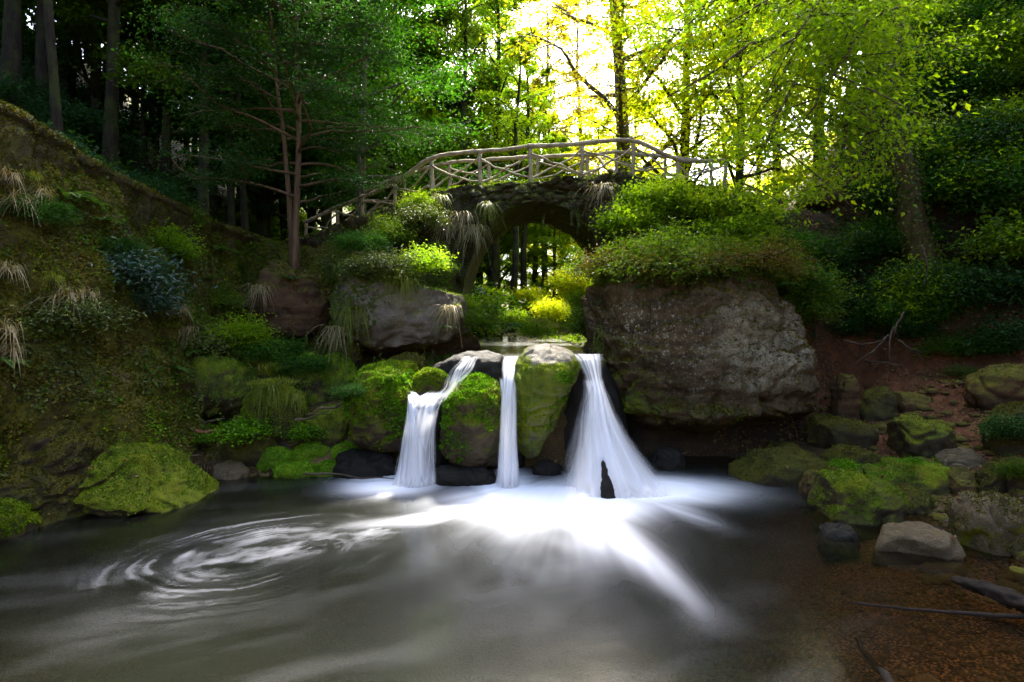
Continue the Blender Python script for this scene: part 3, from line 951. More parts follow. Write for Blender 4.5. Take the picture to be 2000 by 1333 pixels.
# --- right shore
small_right = [
    ((1597, 818, 1716, 888), 8.9, 'darkmoss', 'dark flat topped mossy block at the corner of the great rock', 'mossdull', 16000, 3.6),
    ((1757, 822, 1878, 905), 8.1, 'moss', 'angular yellow green boulder on the red earth slope', 'mossdull', 5000, 2.2),
    ((1448, 890, 1640, 960), 8.0, 'darkmoss', 'long dark slab with mossy edge at the right shore', 'mossdull', 10000, 2.4),
    ((1622, 878, 1728, 925), 8.3, 'darkmoss', 'dull mossy rock behind the long dark slab', 'mossdull', 8000, 2.2),
    ((1588, 908, 1720, 985), 7.4, 'darkmoss', 'mossy slab with a small plant beside the leaf pile', 'mossdull', 9000, 2.6),
    ((1708, 905, 1872, 1005), 7.2, 'moss', 'large boulder with a vivid green stripe on the right shore', 'brightleaf', 12000, 2.4),
    ((1604, 938, 1778, 1050), 6.4, 'moss', 'big mossy boulder rising from the water at the right shore', 'mossleaf', 20000, 2.0),
    ((1715, 955, 1838, 1045), 6.75, 'darkmoss', 'bare backed mossy boulder leaning on the big one at right', 'mossdull', 7000, 2.0),
    ((1606, 1030, 1686, 1080), 5.85, 'wet', 'small wet stone awash in the shallow pool', None, 0, 2.2),
    ((1727, 1037, 1886, 1125), 5.45, 'pale', 'pale flat faced stone in the shallows', None, 0, 2.2),
    ((1798, 1034, 1868, 1070), 5.95, 'wet', 'thin dark slate behind the pale flat stone', None, 0, 2.4),
    ((1850, 1014, 1902, 1058), 6.15, 'pale', 'small pale stone between slate and large right boulder', None, 0, 2.4),
    ((1895, 972, 2040, 1130), 5.5, 'baretop', 'large worn boulder with bare top at the right frame edge', 'mossdull', 14000, 2.5),
    ((1788, 893, 1872, 935), 7.7, 'darkmoss', 'small mossy stone with bright leaves above the striped boulder', 'mossleaf', 4000, 2.2),
    ((1848, 880, 1928, 925), 7.6, 'pale', 'flat brown stone on the leaf strewn slope', None, 0, 2.6),
    ((1922, 905, 1978, 985), 6.7, 'darkmoss', 'upright dull stone above the large worn boulder', 'mossdull', 3000, 2.4),
    ((1858, 920, 1932, 985), 6.9, 'brown', 'brown stone between striped and upright stones', 'mossdull', 1500, 2.2),
    ((1945, 788, 2060, 905), 7.6, 'darkmoss', 'leafy dark boulder at the right frame edge', 'mossdull', 14000, 2.4),
    ((1915, 722, 2080, 815), 8.6, 'brown', 'rounded brown boulder at the top of the earth slope', 'mossdull', 3000, 2.2),
    ((1632, 732, 1700, 835), 9.6, 'brown', 'brown earth covered rock against the great block', None, 0, 2.4),
    ((1690, 760, 1758, 842), 9.4, 'darkmoss', 'rounded brown rock with mossy side by the dark block', 'mossdull', 5000, 2.3),
    ((1965, 905, 2050, 990), 6.6, 'darkmoss', 'leaf covered stone above the large worn boulder', 'mossleaf', 6000, 2.3),
    ((1570, 925, 1640, 985), 7.3, 'brown', 'reddish stone under the leaf pile at the slab end', None, 0, 2.4),
    ((1745, 770, 1830, 812), 9.4, 'brown', 'half buried dark stone in the red earth', None, 0, 2.4),
]
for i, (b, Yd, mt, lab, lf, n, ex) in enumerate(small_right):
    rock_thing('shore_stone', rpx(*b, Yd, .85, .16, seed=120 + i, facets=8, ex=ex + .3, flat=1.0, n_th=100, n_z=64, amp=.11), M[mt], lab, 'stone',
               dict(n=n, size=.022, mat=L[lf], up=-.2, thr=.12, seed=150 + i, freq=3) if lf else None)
rock_thing('ledge_rock', rpx(1575, 370, 1720, 415, 13.0, .9, .0, seed=170, facets=4), M['brown'], 'mossy jutting ledge high on the right hillside', 'rock',
           dict(n=7000, size=.04, mat=L['mossdull'], up=.1, thr=-.1))
rock_thing('ledge_rock', rpx(1345, 365, 1400, 415, 12.4, .9, .3, seed=171, facets=4), M['brown'], 'mossy stone block at the foot of the right railing end', 'rock',
           dict(n=3000, size=.035, mat=L['mossdull'], up=.0, thr=-.1))


def pebbles(name, n, box, size, mat, seed, cond, thr=-.1):
    r = np.random.RandomState(seed)
    x, y = r.uniform(box[0], box[1], n), r.uniform(box[2], box[3], n)
    z = terr_full(x, y)
    p = np.stack([x, y, z], 1)
    p = p[cond(p) & (fbm(p * 1.4 + seed, 3) > thr)]
    m = len(p)
    ph, a = np.linspace(-1.57, 1.57, 6), np.linspace(0, 6.283, 8, endpoint=False)
    S = np.stack([np.cos(ph)[:, None] * np.cos(a), np.cos(ph)[:, None] * np.sin(a), np.repeat(np.sin(ph)[:, None], 8, 1)], -1).reshape(-1, 3)
    J = np.arange(48).reshape(6, 8)
    q0 = np.stack([J[:-1], np.roll(J[:-1], -1, 1), np.roll(J[1:], -1, 1), J[1:]], -1).reshape(-1, 4)
    sc = size * r.lognormal(0, .5, m)[:, None, None] * r.uniform(.6, 1.2, (m, 1, 3)) * np.array([1, 1, .55])
    V = S[None] * sc * (1 + .3 * fbm((S[None] * 1.2 + r.uniform(0, 90, (m, 1, 3))).reshape(-1, 3), 2).reshape(m, 48, 1)) + p[:, None]
    Q = (q0[None] + 48 * np.arange(m)[:, None, None]).reshape(-1, 4)
    return tag(obj(name, mesh(name, V.reshape(-1, 3), Q, None, mat, True)), kind='stuff')


pebbles('gravel', 1900, (3.6, 9, 4.6, 10.5), .05, M['brown'], 1, lambda p: (p[:, 2] > -.1) & (p[:, 2] < 1.4))
pebbles('gravel', 500, (3.6, 8, 4.6, 9.5), .05, M['darkmoss'], 2, lambda p: (p[:, 2] > -.1) & (p[:, 2] < 1.2))
pebbles('gravel', 900, (-5.4, -2.2, 7.9, 9.8), .04, M['brown'], 3, lambda p: (p[:, 2] > -.15) & (p[:, 2] < .8))
pebbles('gravel', 2600, (1.5, 5.5, 2.6, 5.4), .018, M['pale'], 4, lambda p: p[:, 2] < .1, -2)


# ------------------------------------------------------------------ falling water
def veil(name, rows, nu, nv, bulge, label, lo, hi, freq=9, edge=.18, bottom=.0, top=.0, seed=0, run=1.1, fan=None):
    """sheet of falling water through rows (px left, px right, py, depth), white in threads"""
    R = np.array([np.r_[P(a, p, Yd), P(b, p, Yd)] for a, b, p, Yd in rows])
    R = spline(R, nv)
    u = np.linspace(-1, 1, nu)
    A, B = R[:, :3], R[:, 3:]
    V = A[:, None] * (1 - u)[None, :, None] / 2 + B[:, None] * (1 + u)[None, :, None] / 2
    V = V + np.array([0, -1, 0]) * (bulge * (1 - u ** 2))[None, :, None]
    U, T = np.meshgrid(u, np.linspace(0, 1, nv))
    u_, t_ = U.ravel(), T.ravel()
    n1 = .8 * fbm(np.stack([u_ * freq + .6 * fbm(np.stack([u_, t_ * 2, u_ * 0 + seed], 1), 2), t_ * run, u_ * 0 + seed], 1), 3, 2.1, .45)
    a = np.clip(lo + (hi - lo) * (.5 + .95 * n1), 0, 1)
    e = 1 - np.abs(u_) + .10 * fbm(np.stack([u_ * 3, t_ * 3, u_ * 0 + seed + 9], 1), 3)
    a = a * ss(0, edge, e)
    if top:
        a = a * ss(0, top, t_)
    if bottom:
        a = 1 - (1 - a) * (1 - .8 * ss(1 - bottom, .97, t_) * ss(0, edge, e))
        a = a * ss(1.0, .90, t_ + .07 * n1)
    V = V.reshape(-1, 3) + np.array([0, -1, 0]) * (n1 * .025)[:, None]
    I = np.arange(nu * nv).reshape(nv, nu)
    Q = np.stack([I[:-1, :-1], I[:-1, 1:], I[1:, 1:], I[1:, :-1]], -1).reshape(-1, 4)
    return V, Q, a


def fall(sheets, label, group=None):
    mb, at = MB(), []
    for s in sheets:
        V, Q, a = s
        mb.add(V, Q)
        at.append(a)
    V, Q, T = mb.arrays()
    base = V.min(0) * np.array([0, 0, 1]) + V.mean(0) * np.array([1, 1, 0])
    o = obj('waterfall', mesh('waterfall', V - base, Q, None, M['fall'], True, {'veil': np.concatenate(at)}), None, base)
    return tag(o, label, 'waterfall', group)


fall([veil('v', [(838, 874, 762, 8.18), (808, 870, 778, 8.06), (793, 860, 800, 7.92), (782, 850, 850, 7.86), (774, 846, 900, 7.83), (760, 850, 962, 7.77)], 90, 140, .12, '', .36, 1.25, 4, .42, .3, .12, 3, 1.3),
      veil('v', [(796, 812, 768, 8.2), (794, 818, 790, 7.95), (785, 832, 860, 7.80), (768, 836, 960, 7.72)], 60, 90, .08, '', .5, 1.3, 4, .5, .3, .10, 5, .7)],
     'left fall spreading over steps beside the rounded green boulder')
fall([veil('v', [(842, 858, 800, 8.0), (836, 852, 850, 7.88), (834, 854, 955, 7.80)], 30, 90, .03, '', .1, .95, 3, .6, .2, .15, 13)], 'thin broken thread of water right of the left fall')
fall([veil('v', [(900, 926, 694, 8.35), (896, 922, 706, 8.2), (880, 912, 722, 8.05), (868, 908, 742, 7.98), (862, 892, 760, 7.95), (828, 876, 782, 7.93)], 50, 100, .03, '', -.05, .85, 4, .6, .1, .2, 17),
      veil('v', [(924, 938, 694, 8.3), (914, 930, 708, 8.15), (904, 924, 724, 8.02), (880, 905, 745, 7.96)], 40, 60, .02, '', -.05, .8, 4, .5, 0, .15, 27)],
     'small stepped cascade feeding the left fall from the right')
fall([veil('v', [(796, 806, 762, 8.12), (799, 814, 768, 8.05), (802, 826, 776, 7.99), (804, 840, 788, 7.93)], 30, 60, .03, '', .2, .9, 3, .6, .1, .5, 19)],
     'short spill between small perched boulder and rounded green boulder')
fall([veil('v', [(984, 1020, 694, 8.6), (980, 1018, 708, 8.35), (979, 1014, 732, 8.1), (979, 1011, 762, 7.95), (976, 1011, 800, 7.86), (973, 1012, 870, 7.80), (964, 1022, 972, 7.70)], 70, 150, .12, '', .62, 1.35, 4, .42, .3, .08, 23, .9),
      veil('v', [(972, 1014, 735, 8.18), (978, 1011, 800, 7.96), (972, 1014, 962, 7.86)], 40, 80, .08, '', .5, 1.2, 4, .45, .2, .1, 25, .8)],
     'narrow middle fall dropping straight between two boulders')
fall([veil('v', [(1112, 1178, 690, 8.7), (1120, 1180, 700, 8.5), (1134, 1178, 725, 8.3), (1142, 1179, 745, 8.15), (1142, 1192, 775, 7.95), (1136, 1212, 815, 7.75), (1126, 1246, 865, 7.58), (1112, 1288, 915, 7.46), (1096, 1352, 985, 7.34)], 120, 160, .22, '', .34, 1.15, 4, .6, .35, .02, 31, .7),
      veil('v', [(1136, 1180, 735, 8.2), (1141, 1186, 765, 8.0), (1140, 1206, 815, 7.82), (1138, 1226, 865, 7.66), (1136, 1262, 970, 7.46)], 90, 120, .16, '', .45, 1.3, 3, .6, .35, .10, 35, .6),
      veil('v', [(1135, 1180, 735, 8.3), (1136, 1182, 765, 8.1), (1120, 1190, 820, 7.95), (1104, 1215, 880, 7.85), (1088, 1250, 962, 7.75)], 80, 100, .15, '', .12, .75, 5, .5, .35, .15, 33, .6)],
     'wide right fall fanning out beside the great rock')
# ------------------------------------------------------------------ the bridge: rubble arch with a pole railing
def deck(x):
    return np.interp(x, [-6.2, -5.2, -4.4, -3.6, -2.9, -1.9, -.8, .4, 1.6, 2.5, 3.4, 4.4, 5.2, 7], [3.95, 4.1, 4.3, 4.55, 4.85, 5.25, 5.40, 5.48, 5.56, 5.62, 5.55, 5.35, 5.05, 4.9])


def arch_z(x):
    u = (x - .60) / 1.72
    return np.where(np.abs(u) < 1, 2.45 + 2.50 * np.sqrt(np.clip(1 - np.abs(u) ** 2.2, 0, 1)), .8)


YF, YB = 12.9, 15.0
bx = np.unique(np.concatenate([np.arange(-5.6, 5.4, .05), np.linspace(-1.14, -1.04, 9), np.linspace(2.24, 2.34, 9)]))
nj = 60
ft = np.linspace(0, 1, nj)
zb, zt_ = arch_z(bx), deck(bx) - .03
front = np.stack([np.repeat(bx, nj), np.full(len(bx) * nj, YF), (zb[:, None] * (1 - ft) + zt_[:, None] * ft).ravel()], 1)
f1, f2, cid = worley(front * np.array([3.4, 3.4, 5.2]))
front[:, 1] += -.13 * ss(0, .25, f2 - f1) - .14 * cid + .30 * fbm(front * .8, 3) + .05 * fbm(front * 8, 3)
back = front * np.array([1, -1, 1]) + np.array([0, YF + YB, 0])
nf = len(front)
I = np.arange(nf).reshape(len(bx), nj)
fq = np.stack([I[:-1, :-1], I[1:, :-1], I[1:, 1:], I[:-1, 1:]], -1).reshape(-1, 4)
mb = MB()
mb.add(front, fq)
mb.add(back, fq[:, ::-1])
o_bridge = empty('stone_bridge', (0, 13, 3), 'overgrown arched footbridge of rough stone spanning the stream', 'bridge')
off = -np.array([0, 13, 3.0])
V, Q, _ = mb.arrays()
obj('spandrel_wall', mesh('spandrel_wall', V + off, Q, None, M['masonry'], True), o_bridge)


def strip(edge, nd, bump, name, sign, mat, amp=.06):
    """band through the depth of the bridge following a front edge (soffit or deck)"""
    n = len(edge)
    e = edge.copy()
    e2 = e * np.array([1, -1, 1]) + np.array([0, YF + YB, 0])
    t = np.linspace(0, 1, nd)
    V = e[:, None] * (1 - t)[None, :, None] + e2[:, None] * t[None, :, None]
    w = np.sin(np.pi * t) ** .5
    V = V.reshape(-1, 3)
    a1, a2, cc = worley(V * 4)
    V[:, 2] += sign * (bump * ss(0, .25, a2 - a1) + amp * fbm(V * 2, 3)) * np.tile(w, n)
    I = np.arange(n * nd).reshape(n, nd)
    q = np.stack([I[:-1, :-1], I[1:, :-1], I[1:, 1:], I[:-1, 1:]], -1).reshape(-1, 4)
    return obj(name, mesh(name, V + off, q if sign > 0 else q[:, ::-1], None, mat, True), o_bridge)


F3 = front.reshape(len(bx), nj, 3)
strip(F3[:, -1], 30, .02, 'walkway', 1, M['ground_path'] if 'ground_path' in M else M['coping'])
sel = (bx > -1.16) & (bx < 2.36)
strip(F3[sel, 0], 30, .04, 'arch_soffit', -1, M['masonry'])


def pole(a, b, r0, r1, sag=0.0, wob=.03, seed=0, n=14, k=8):
    r = np.random.RandomState(seed)
    t = np.linspace(0, 1, n)[:, None]
    p = np.asarray(a) * (1 - t) + np.asarray(b) * t
    w = np.stack([fbm(np.stack([t[:, 0] * 2.2 + seed * 3.1, t[:, 0] * 0 + k_, t[:, 0] * 0], 1), 2) for k_ in (0, 5, 9)], 1)
    p = p + w * wob * np.sin(np.pi * t) ** .5 + np.array([0, 0, -1]) * sag * np.sin(np.pi * t)
    return tube(p, np.linspace(r0, r1, n), k, .22, seed)


def railing(posts, name, label, seed, wall=1.0):
    """posts: (foot, head) points along the walk; parts: each post, each length of handrail, each brace"""
    base = np.array(posts[0][0])
    t = empty(name, base, label, 'railing')
    r = np.random.RandomState(seed)
    def add(nm, VQT):
        V, Q, T = VQT
        obj(nm, mesh(nm, V - base, Q, T, M['rail'], True), t)
    for i, (f, h) in enumerate(posts):
        f, h = np.array(f), np.array(h)
        add('post', pole(f - np.array([0, 0, .25]), h, .052, .042, 0, .05, seed + i, 10))
    heads = np.array([h for f, h in posts])
    path = spline(heads + np.array([0, -.02, .035]), (len(posts) - 1) * 10 + 1)
    path[:, 2] += .035 * fbm(path * np.array([1.6, 0, 0]) + seed, 2)
    cuts = [0]
    while cuts[-1] < len(posts) - 1:
        cuts.append(min(cuts[-1] + 3, len(posts) - 1))
    for a, b in zip(cuts[:-1], cuts[1:]):
        s = path[a * 10:b * 10 + 1].copy()
        s[0] -= (s[1] - s[0]) * .6
        add('handrail', tube(s, np.linspace(.054, .042, len(s)), 9, .25, seed + 40 + a))
    for i in range(len(posts) - 1):
        f0, h0 = map(np.array, posts[i])
        f1, h1 = map(np.array, posts[i + 1])
        yo = np.array([0, .05, 0])
        e = lambda a, b, k: a + (b - a) * k
        add('brace', pole(e(f0, h0, .12) + yo, e(f1, h1, .90) + yo, .026, .020, r.uniform(-.04, .07), .08, seed + 70 + i))
        if seed == 300 and i % 2:
            continue
        add('brace', pole(e(f0, h0, .84) - yo * .4, e(f1, h1, .14) - yo * .4, .026, .020, r.uniform(-.04, .08), .08, seed + 90 + i))
    return t


def pq(px, pyf, pyh, Y):
    return P(px, pyf, Y), P(px, pyh, Y)


front_posts = [pq(598, 488, 436, 15.6), pq(660, 455, 408, 15.0), pq(708, 433, 388, 14.3), pq(771, 408, 361, 13.7), pq(843, 374, 314, 13.15), pq(937, 364, 300, 13.0), pq(1036, 356, 291, 12.95),
               pq(1137, 350, 284, 12.95), pq(1237, 340, 279, 13.0), pq(1323, 358, 316, 13.1), pq(1417, 386, 318, 13.2)]
railing(front_posts, 'pole_railing', 'near rustic pole railing along the front edge of the bridge', 200)
back_posts = [pq(700, 440, 398, 16.2), pq(790, 402, 362, 15.6), pq(878, 368, 338, 15.0), pq(955, 362, 332, 14.95), pq(1050, 356, 326, 14.9), pq(1148, 352, 322, 14.9), pq(1203, 350, 318, 14.9), pq(1300, 356, 326, 15.0), pq(1390, 376, 336, 15.1)]
railing([(f, h + np.array([0, 0, .22])) for f, h in back_posts], 'pole_railing', 'far rustic pole railing along the back edge of the bridge', 300)

# --- parapet wall on the left bank
wy = np.arange(3.0, 15.3, .06)
wx = np.interp(wy, [-40, 5, 14.5, 18, 60], [-6.6, -6.3, -6.05, -7.5, -9.0]) - .02
wz = np.array([terr([a - .02], [b])[0] for a, b in zip(wx - .1, wy)])
prof = np.array([(.16, -.5), (.19, -.12), (.20, .0), (.19, .16), (.23, .18), (.235, .22), (.22, .29), (.10, .32), (-.02, .325), (-.14, .32), (-.23, .29), (-.23, .19), (-.18, .16), (-.18, -.3)])
zl = np.interp(wy, [2, 7, 9, 11.5, 14.5, 16], [4.75, 4.50, 4.22, 4.0, 3.93, 3.9])
V = np.stack([(wx[:, None] + prof[None, :, 0]), np.repeat(wy[:, None], len(prof), 1), zl[:, None] + prof[None, :, 1]], -1).reshape(-1, 3)
bl = np.floor(V[:, 1] / .72)
V[:, 0] += np.where(np.tile(np.arange(len(prof)), len(wy)) < 3, .13 * fbm(V * 2.2, 4), 0)
V[:, 2] += .035 * np.sin(bl * 37.1) + .03 * fbm(V * 3, 3)
V[:, 0] += .06 * fbm(V * 1.5 + 4, 3) + .04 * np.sin(bl * 11.3)
gap = np.abs((V[:, 1] / .72) % 1 - .5) > .46
V[:, 2] -= gap * .035
I = np.arange(len(V)).reshape(len(wy), len(prof))
Q = np.stack([I[:-1, :-1], I[1:, :-1], I[1:, 1:], I[:-1, 1:]], -1).reshape(-1, 4)
rock_thing('parapet_wall', (V, Q), M['coping'], 'long mossy stone parapet running along the top of the left bank', 'wall',
           [dict(n=70000, size=.036, mat=L['mossdull'], up=-.5, thr=-.3, seed=77, lift=.5), dict(n=20000, size=.05, mat=L['ivy'], up=-.5, thr=.1, seed=78, lift=.4)])
# ------------------------------------------------------------------ plant makers (each returns meshes at the origin)
def grow_tree(seed, H, r0, base, spread, nl, n_leaf, size, layered=.35, lean=(0, 0), wob=.25, elev=(10, 45), leafmat_=None, bark=None, aspect=.58, top=1.0, droop=.15, sub=5, fill=1.0):
    r = np.random.RandomState(seed)
    n = 16
    t = np.linspace(0, 1, n)
    tr = np.stack([lean[0] * t ** 1.2 * H, lean[1] * t ** 1.2 * H, t * H], 1)
    for k in (0, 1):
        tr[:, k] += wob * fbm(np.stack([t * 2.2 + seed, t * 0 + k * 9.1, t * 0], 1), 3) * (t ** .6)
    rad = r0 * (1 - t) ** .8 + .012
    rad[0] *= 1.45
    rad[1] *= 1.08
    mb = MB()
    tr0 = tr.copy()
    tr0[0, 2] -= .5
    mb.tube(tr0, rad, 12, .16, seed)
    tw, td, ts = [], [], []
    for i in range(nl):
        f = base + (top - base) * ((i + r.rand()) / nl) ** .9
        f = min(f, .985)
        b = np.array([np.interp(f, t, tr[:, k]) for k in range(3)])
        az = i * 2.39996 + r.uniform(-.5, .5)
        fr = (f - base) / max(1 - base, .01)
        Ln = spread * r.uniform(.7, 1.15) * (1 - .72 * fr ** 1.4) * (0.62 + .38 * min(1, fr * 4 + .3))
        el = math.radians(r.uniform(*elev) + 22 * fr)
        m = 9
        s = np.linspace(0, 1, m)
        d = np.array([math.cos(az) * math.cos(el), math.sin(az) * math.cos(el), math.sin(el)])
        lp = b + d * (s[:, None] * Ln)
        lp[:, 2] -= droop * Ln * s ** 2.2
        lp += np.stack([fbm(np.stack([s * 2 + i * 3.3, s * 0 + k * 5 + seed, s * 0], 1), 2) for k in range(3)], 1) * .16 * Ln * s[:, None]
        rl = np.interp(f, t, rad) * .42
        mb.tube(lp, rl * (1 - s) ** .7 + .006, 6, 0, 0)
        for j in range(sub):
            q = r.uniform(.28, 1.0)
            a = np.array([np.interp(q, s, lp[:, k]) for k in range(3)])
            az2 = az + r.choice([-1, 1]) * r.uniform(.35, 1.15)
            L2 = Ln * r.uniform(.22, .48) * (1.15 - .5 * q)
            e2 = math.radians(r.uniform(-12, 28))
            d2 = np.array([math.cos(az2) * math.cos(e2), math.sin(az2) * math.cos(e2), math.sin(e2)])
            s2 = np.linspace(0, 1, 5)
            p2 = a + d2 * (s2[:, None] * L2)
            p2[:, 2] -= droop * .8 * L2 * s2 ** 2
            mb.tube(p2, rl * .3 * (1 - s2) + .004, 4)
            tw.append(spline(p2, 8))
            td.append(np.repeat(d2[None], 8, 0))
            ts.append(np.full(8, L2))
        k = lp[3:]
        tw.append(k)
        td.append(np.repeat(d[None], len(k), 0))
        ts.append(np.full(len(k), Ln * .3))
    tw, td, ts = np.concatenate(tw), np.concatenate(td), np.concatenate(ts)
    k = r.randint(0, len(tw), n_leaf)
    sd = np.clip(ts[k], .25, 1.6) * .36 * fill
    offs = r.normal(size=(n_leaf, 3)) * sd[:, None]
    offs[:, 2] *= layered
    c = tw[k] + offs
    dr = unit(td[k] * .7 + randdir(r, n_leaf, .35) * .9 + np.array([0, 0, -.25]))
    nr = unit(np.array([0, 0, 1.0]) + r.normal(size=(n_leaf, 3)) * .38)
    sz = size * r.uniform(.65, 1.25, n_leaf)
    lv, lq = leafquads(c, dr, nr, sz, sz * aspect, .12)
    return mb.mesh('trunk', bark or M['bark']), mesh('crown', lv, lq, None, leafmat_ or L['mid'], False)


def grow_shrub(seed, H, R, n_stem, n_leaf, size, mat, layered=.5, bark=None, aspect=.55, droop=.35, up=1.0):
    r = np.random.RandomState(seed)
    mb = MB()
    tw, td = [], []
    for i in range(n_stem):
        az = i * 2.39996 + r.uniform(-.4, .4)
        rr = R * math.sqrt(r.uniform(.05, 1))
        hh = H * r.uniform(.55, 1.05) * (1 - .45 * (rr / R) ** 2) * up
        s = np.linspace(0, 1, 9)
        p = np.stack([math.cos(az) * rr * s ** 1.1, math.sin(az) * rr * s ** 1.1, hh * (s ** .8) - droop * rr * s ** 3], 1)
        p += np.stack([fbm(np.stack([s * 3 + i * 1.7, s * 0 + k * 4 + seed, s * 0], 1), 2) for k in range(3)], 1) * .12 * R * s[:, None]
        mb.tube(p, .010 * (H / .8) ** .5 * (1 - s) + .0025, 4)
        tw.append(p[2:])
        td.append(np.gradient(p, axis=0)[2:])
        for j in range(4):
            q = r.randint(3, 8)
            az2 = az + r.uniform(-1.6, 1.6)
            L2 = R * r.uniform(.2, .5)
            s2 = np.linspace(0, 1, 5)
            p2 = p[q] + np.stack([math.cos(az2) * L2 * s2, math.sin(az2) * L2 * s2, L2 * (.45 * s2 - .45 * s2 ** 2)], 1)
            mb.tube(p2, .004 * (1 - s2) + .002, 3)
            tw.append(p2)
            td.append(np.gradient(p2, axis=0))
    tw, td = np.concatenate(tw), unit(np.concatenate(td))
    k = r.randint(0, len(tw), n_leaf)
    c = tw[k] + r.normal(size=(n_leaf, 3)) * np.array([1, 1, layered * 1.5]) * size * 2.0
    dr = unit(td[k] * .5 + randdir(r, n_leaf, .5) + np.array([0, 0, -.15]))
    nr = unit(np.array([0, -.1, 1.0]) + r.normal(size=(n_leaf, 3)) * .65)
    sz = size * r.uniform(.6, 1.3, n_leaf)
    lv, lq = leafquads(c, dr, nr, sz, sz * aspect, .14)
    return mb.mesh('stems', bark or M['bark']), mesh('leaves', lv, lq, None, mat, False)


def grow_fern(seed, R, n, mat, rise=.8):
    r = np.random.RandomState(seed)
    mb = MB()
    for i in range(n):
        az = i * 2.39996 + r.uniform(-.3, .3)
        Ln = R * r.uniform(.75, 1.1)
        el = math.radians(r.uniform(25, 70)) * rise
        s = np.linspace(0, 1, 22)
        out = Ln * (s * math.cos(el) + .25 * s ** 2)
        p = np.stack([math.cos(az) * out, math.sin(az) * out, Ln * (s * math.sin(el) - .62 * s ** 2.2)], 1)
        mb.tube(p[::3], .004 * (1 - s[::3]) + .0012, 3)
        d = unit(np.gradient(p, axis=0))
        side = unit(np.cross(d, [0, 0, 1.0]))
        w = Ln * .30 * np.sin(np.pi * np.clip(s * .93 + .07, 0, 1)) ** .8 * (1 - s * .55)
        for sg in (-1, 1):
            k = slice(2, 22)
            D = side[k] * sg + d[k] * .45
            N = np.cross(side[k], d[k])
            N = N * np.sign(N[:, 2:3] + 1e-6)
            lv, lq = leafquads(p[k], D, N, w[k] * r.uniform(.85, 1.1, 20), Ln * .055, .05)
            mb.add(lv, lq)
    return mb.mesh('fern', mat, False)


def grow_grass(seed, n, Ln, spread, mat, hang=.5, width=.007, fan=None, rise=(40, 85)):
    """tuft of arching blades; hang bends them over and down"""
    r = np.random.RandomState(seed)
    m = 7
    s = np.linspace(0, 1, m)
    az = r.uniform(0, 2 * math.pi, n) if fan is None else r.normal(fan[0], fan[1], n)
    el = np.radians(r.uniform(*rise, n))
    ln = Ln * r.uniform(.5, 1.15, n)
    b = np.stack([r.normal(0, spread, n), r.normal(0, spread, n), np.zeros(n)], 1)
    hg = hang * r.uniform(.6, 1.5, n)
    out = (np.cos(el)[:, None] * s + .15 * hg[:, None] * s ** 2) * ln[:, None]
    z = (np.sin(el)[:, None] * s - hg[:, None] * 1.25 * s ** 2.3) * ln[:, None]
    p = b[:, None] + np.stack([np.cos(az)[:, None] * out, np.sin(az)[:, None] * out, z], -1)
    side = np.stack([-np.sin(az), np.cos(az), np.zeros(n)], 1) + r.normal(0, .3, (n, 3))
    w = width * (1 - s ** 2 * .92) * .5
    A = p - side[:, None] * w[None, :, None]
    B = p + side[:, None] * w[None, :, None]
    V = np.stack([A, B], 2).reshape(-1, 3)
    I = np.arange(n * m * 2).reshape(n, m, 2)
    Q = np.stack([I[:, :-1, 0], I[:, :-1, 1], I[:, 1:, 1], I[:, 1:, 0]], -1).reshape(-1, 4)
    return mesh('grass_tuft', V, Q, None, mat, True)


def put(name, me, loc, label, cat, rotz=0, scale=1.0, group=None, tilt=None):
    """a plant of one mesh as a thing of its own"""
    o = obj(name, me, None, loc, rotz, scale)
    if tilt:
        o.rotation_euler = (tilt[0], tilt[1], rotz)
    return tag(o, label, cat, group)


def put2(name, meshes, loc, label, cat, rotz=0, scale=1.0, group=None, tilt=None, parts=('stems', 'leaves')):
    """a plant with two parts under an Empty at its foot"""
    e = empty(name, loc, label, cat, group, rotz)
    if tilt:
        e.rotation_euler = (tilt[0], tilt[1], rotz)
    e.scale = (scale,) * 3 if not hasattr(scale, '__len__') else scale
    for nm, me in zip(parts, meshes):
        obj(nm, me, e)
    return e


RN = np.random.RandomState(99)


def yaw():
    return RN.uniform(0, 6.28)


# ------------------------------------------------------------------ trees
KIND = {}
def kind(k, *a, **kw):
    KIND[k] = grow_tree(*a, **kw)
kind('wood_dark', 1, 19, .13, .14, 3.6, 42, 34000, .14, .30, (.02, 0), leafmat_=L['dark'])
kind('wood_dark2', 2, 20, .16, .20, 4.4, 38, 34000, .15, .35, (-.03, .01), leafmat_=L['mid'])
kind('wood_bare', 3, 18, .09, .40, 3.2, 28, 14000, .14, .35, (.05, 0), leafmat_=L['dark'])
kind('stem', 15, 14, .17, .42, 2.4, 20, 6000, .13, .35, (.04, 0), leafmat_=L['lime'])
kind('emerald', 4, 15, .17, .12, 4.2, 46, 52000, .13, .22, (0, 0), leafmat_=L['emerald'])
kind('emerald2', 14, 17, .17, .30, 4.6, 44, 52000, .12, .22, (.02, -.03), leafmat_=L['emerald'], bark=M['barkgrey'])
kind('mid', 5, 17, .20, .15, 4.3, 44, 50000, .14, .3, (.02, 0), leafmat_=L['mid'])
kind('lime', 6, 17, .20, .15, 4.4, 44, 52000, .14, .3, (-.02, 0), leafmat_=L['lime'])
kind('gold', 7, 16, .18, .08, 4.6, 46, 34000, .135, .3, (-.03, 0), leafmat_=L['gold'])
kind('gold2', 8, 13, .14, .05, 3.9, 44, 30000, .12, .3, (.02, 0), leafmat_=L['gold'])
kind('rust', 9, 17, .17, .25, 3.6, 34, 13000, .13, .3, (.01, 0), leafmat_=L['rust'], bark=M['barkgrey'])
kind('open', 10, 19, .30, .20, 5.4, 28, 13000, .13, .4, (-.05, 0), leafmat_=L['rust'], bark=M['barkgrey'], sub=7, elev=(15, 50))
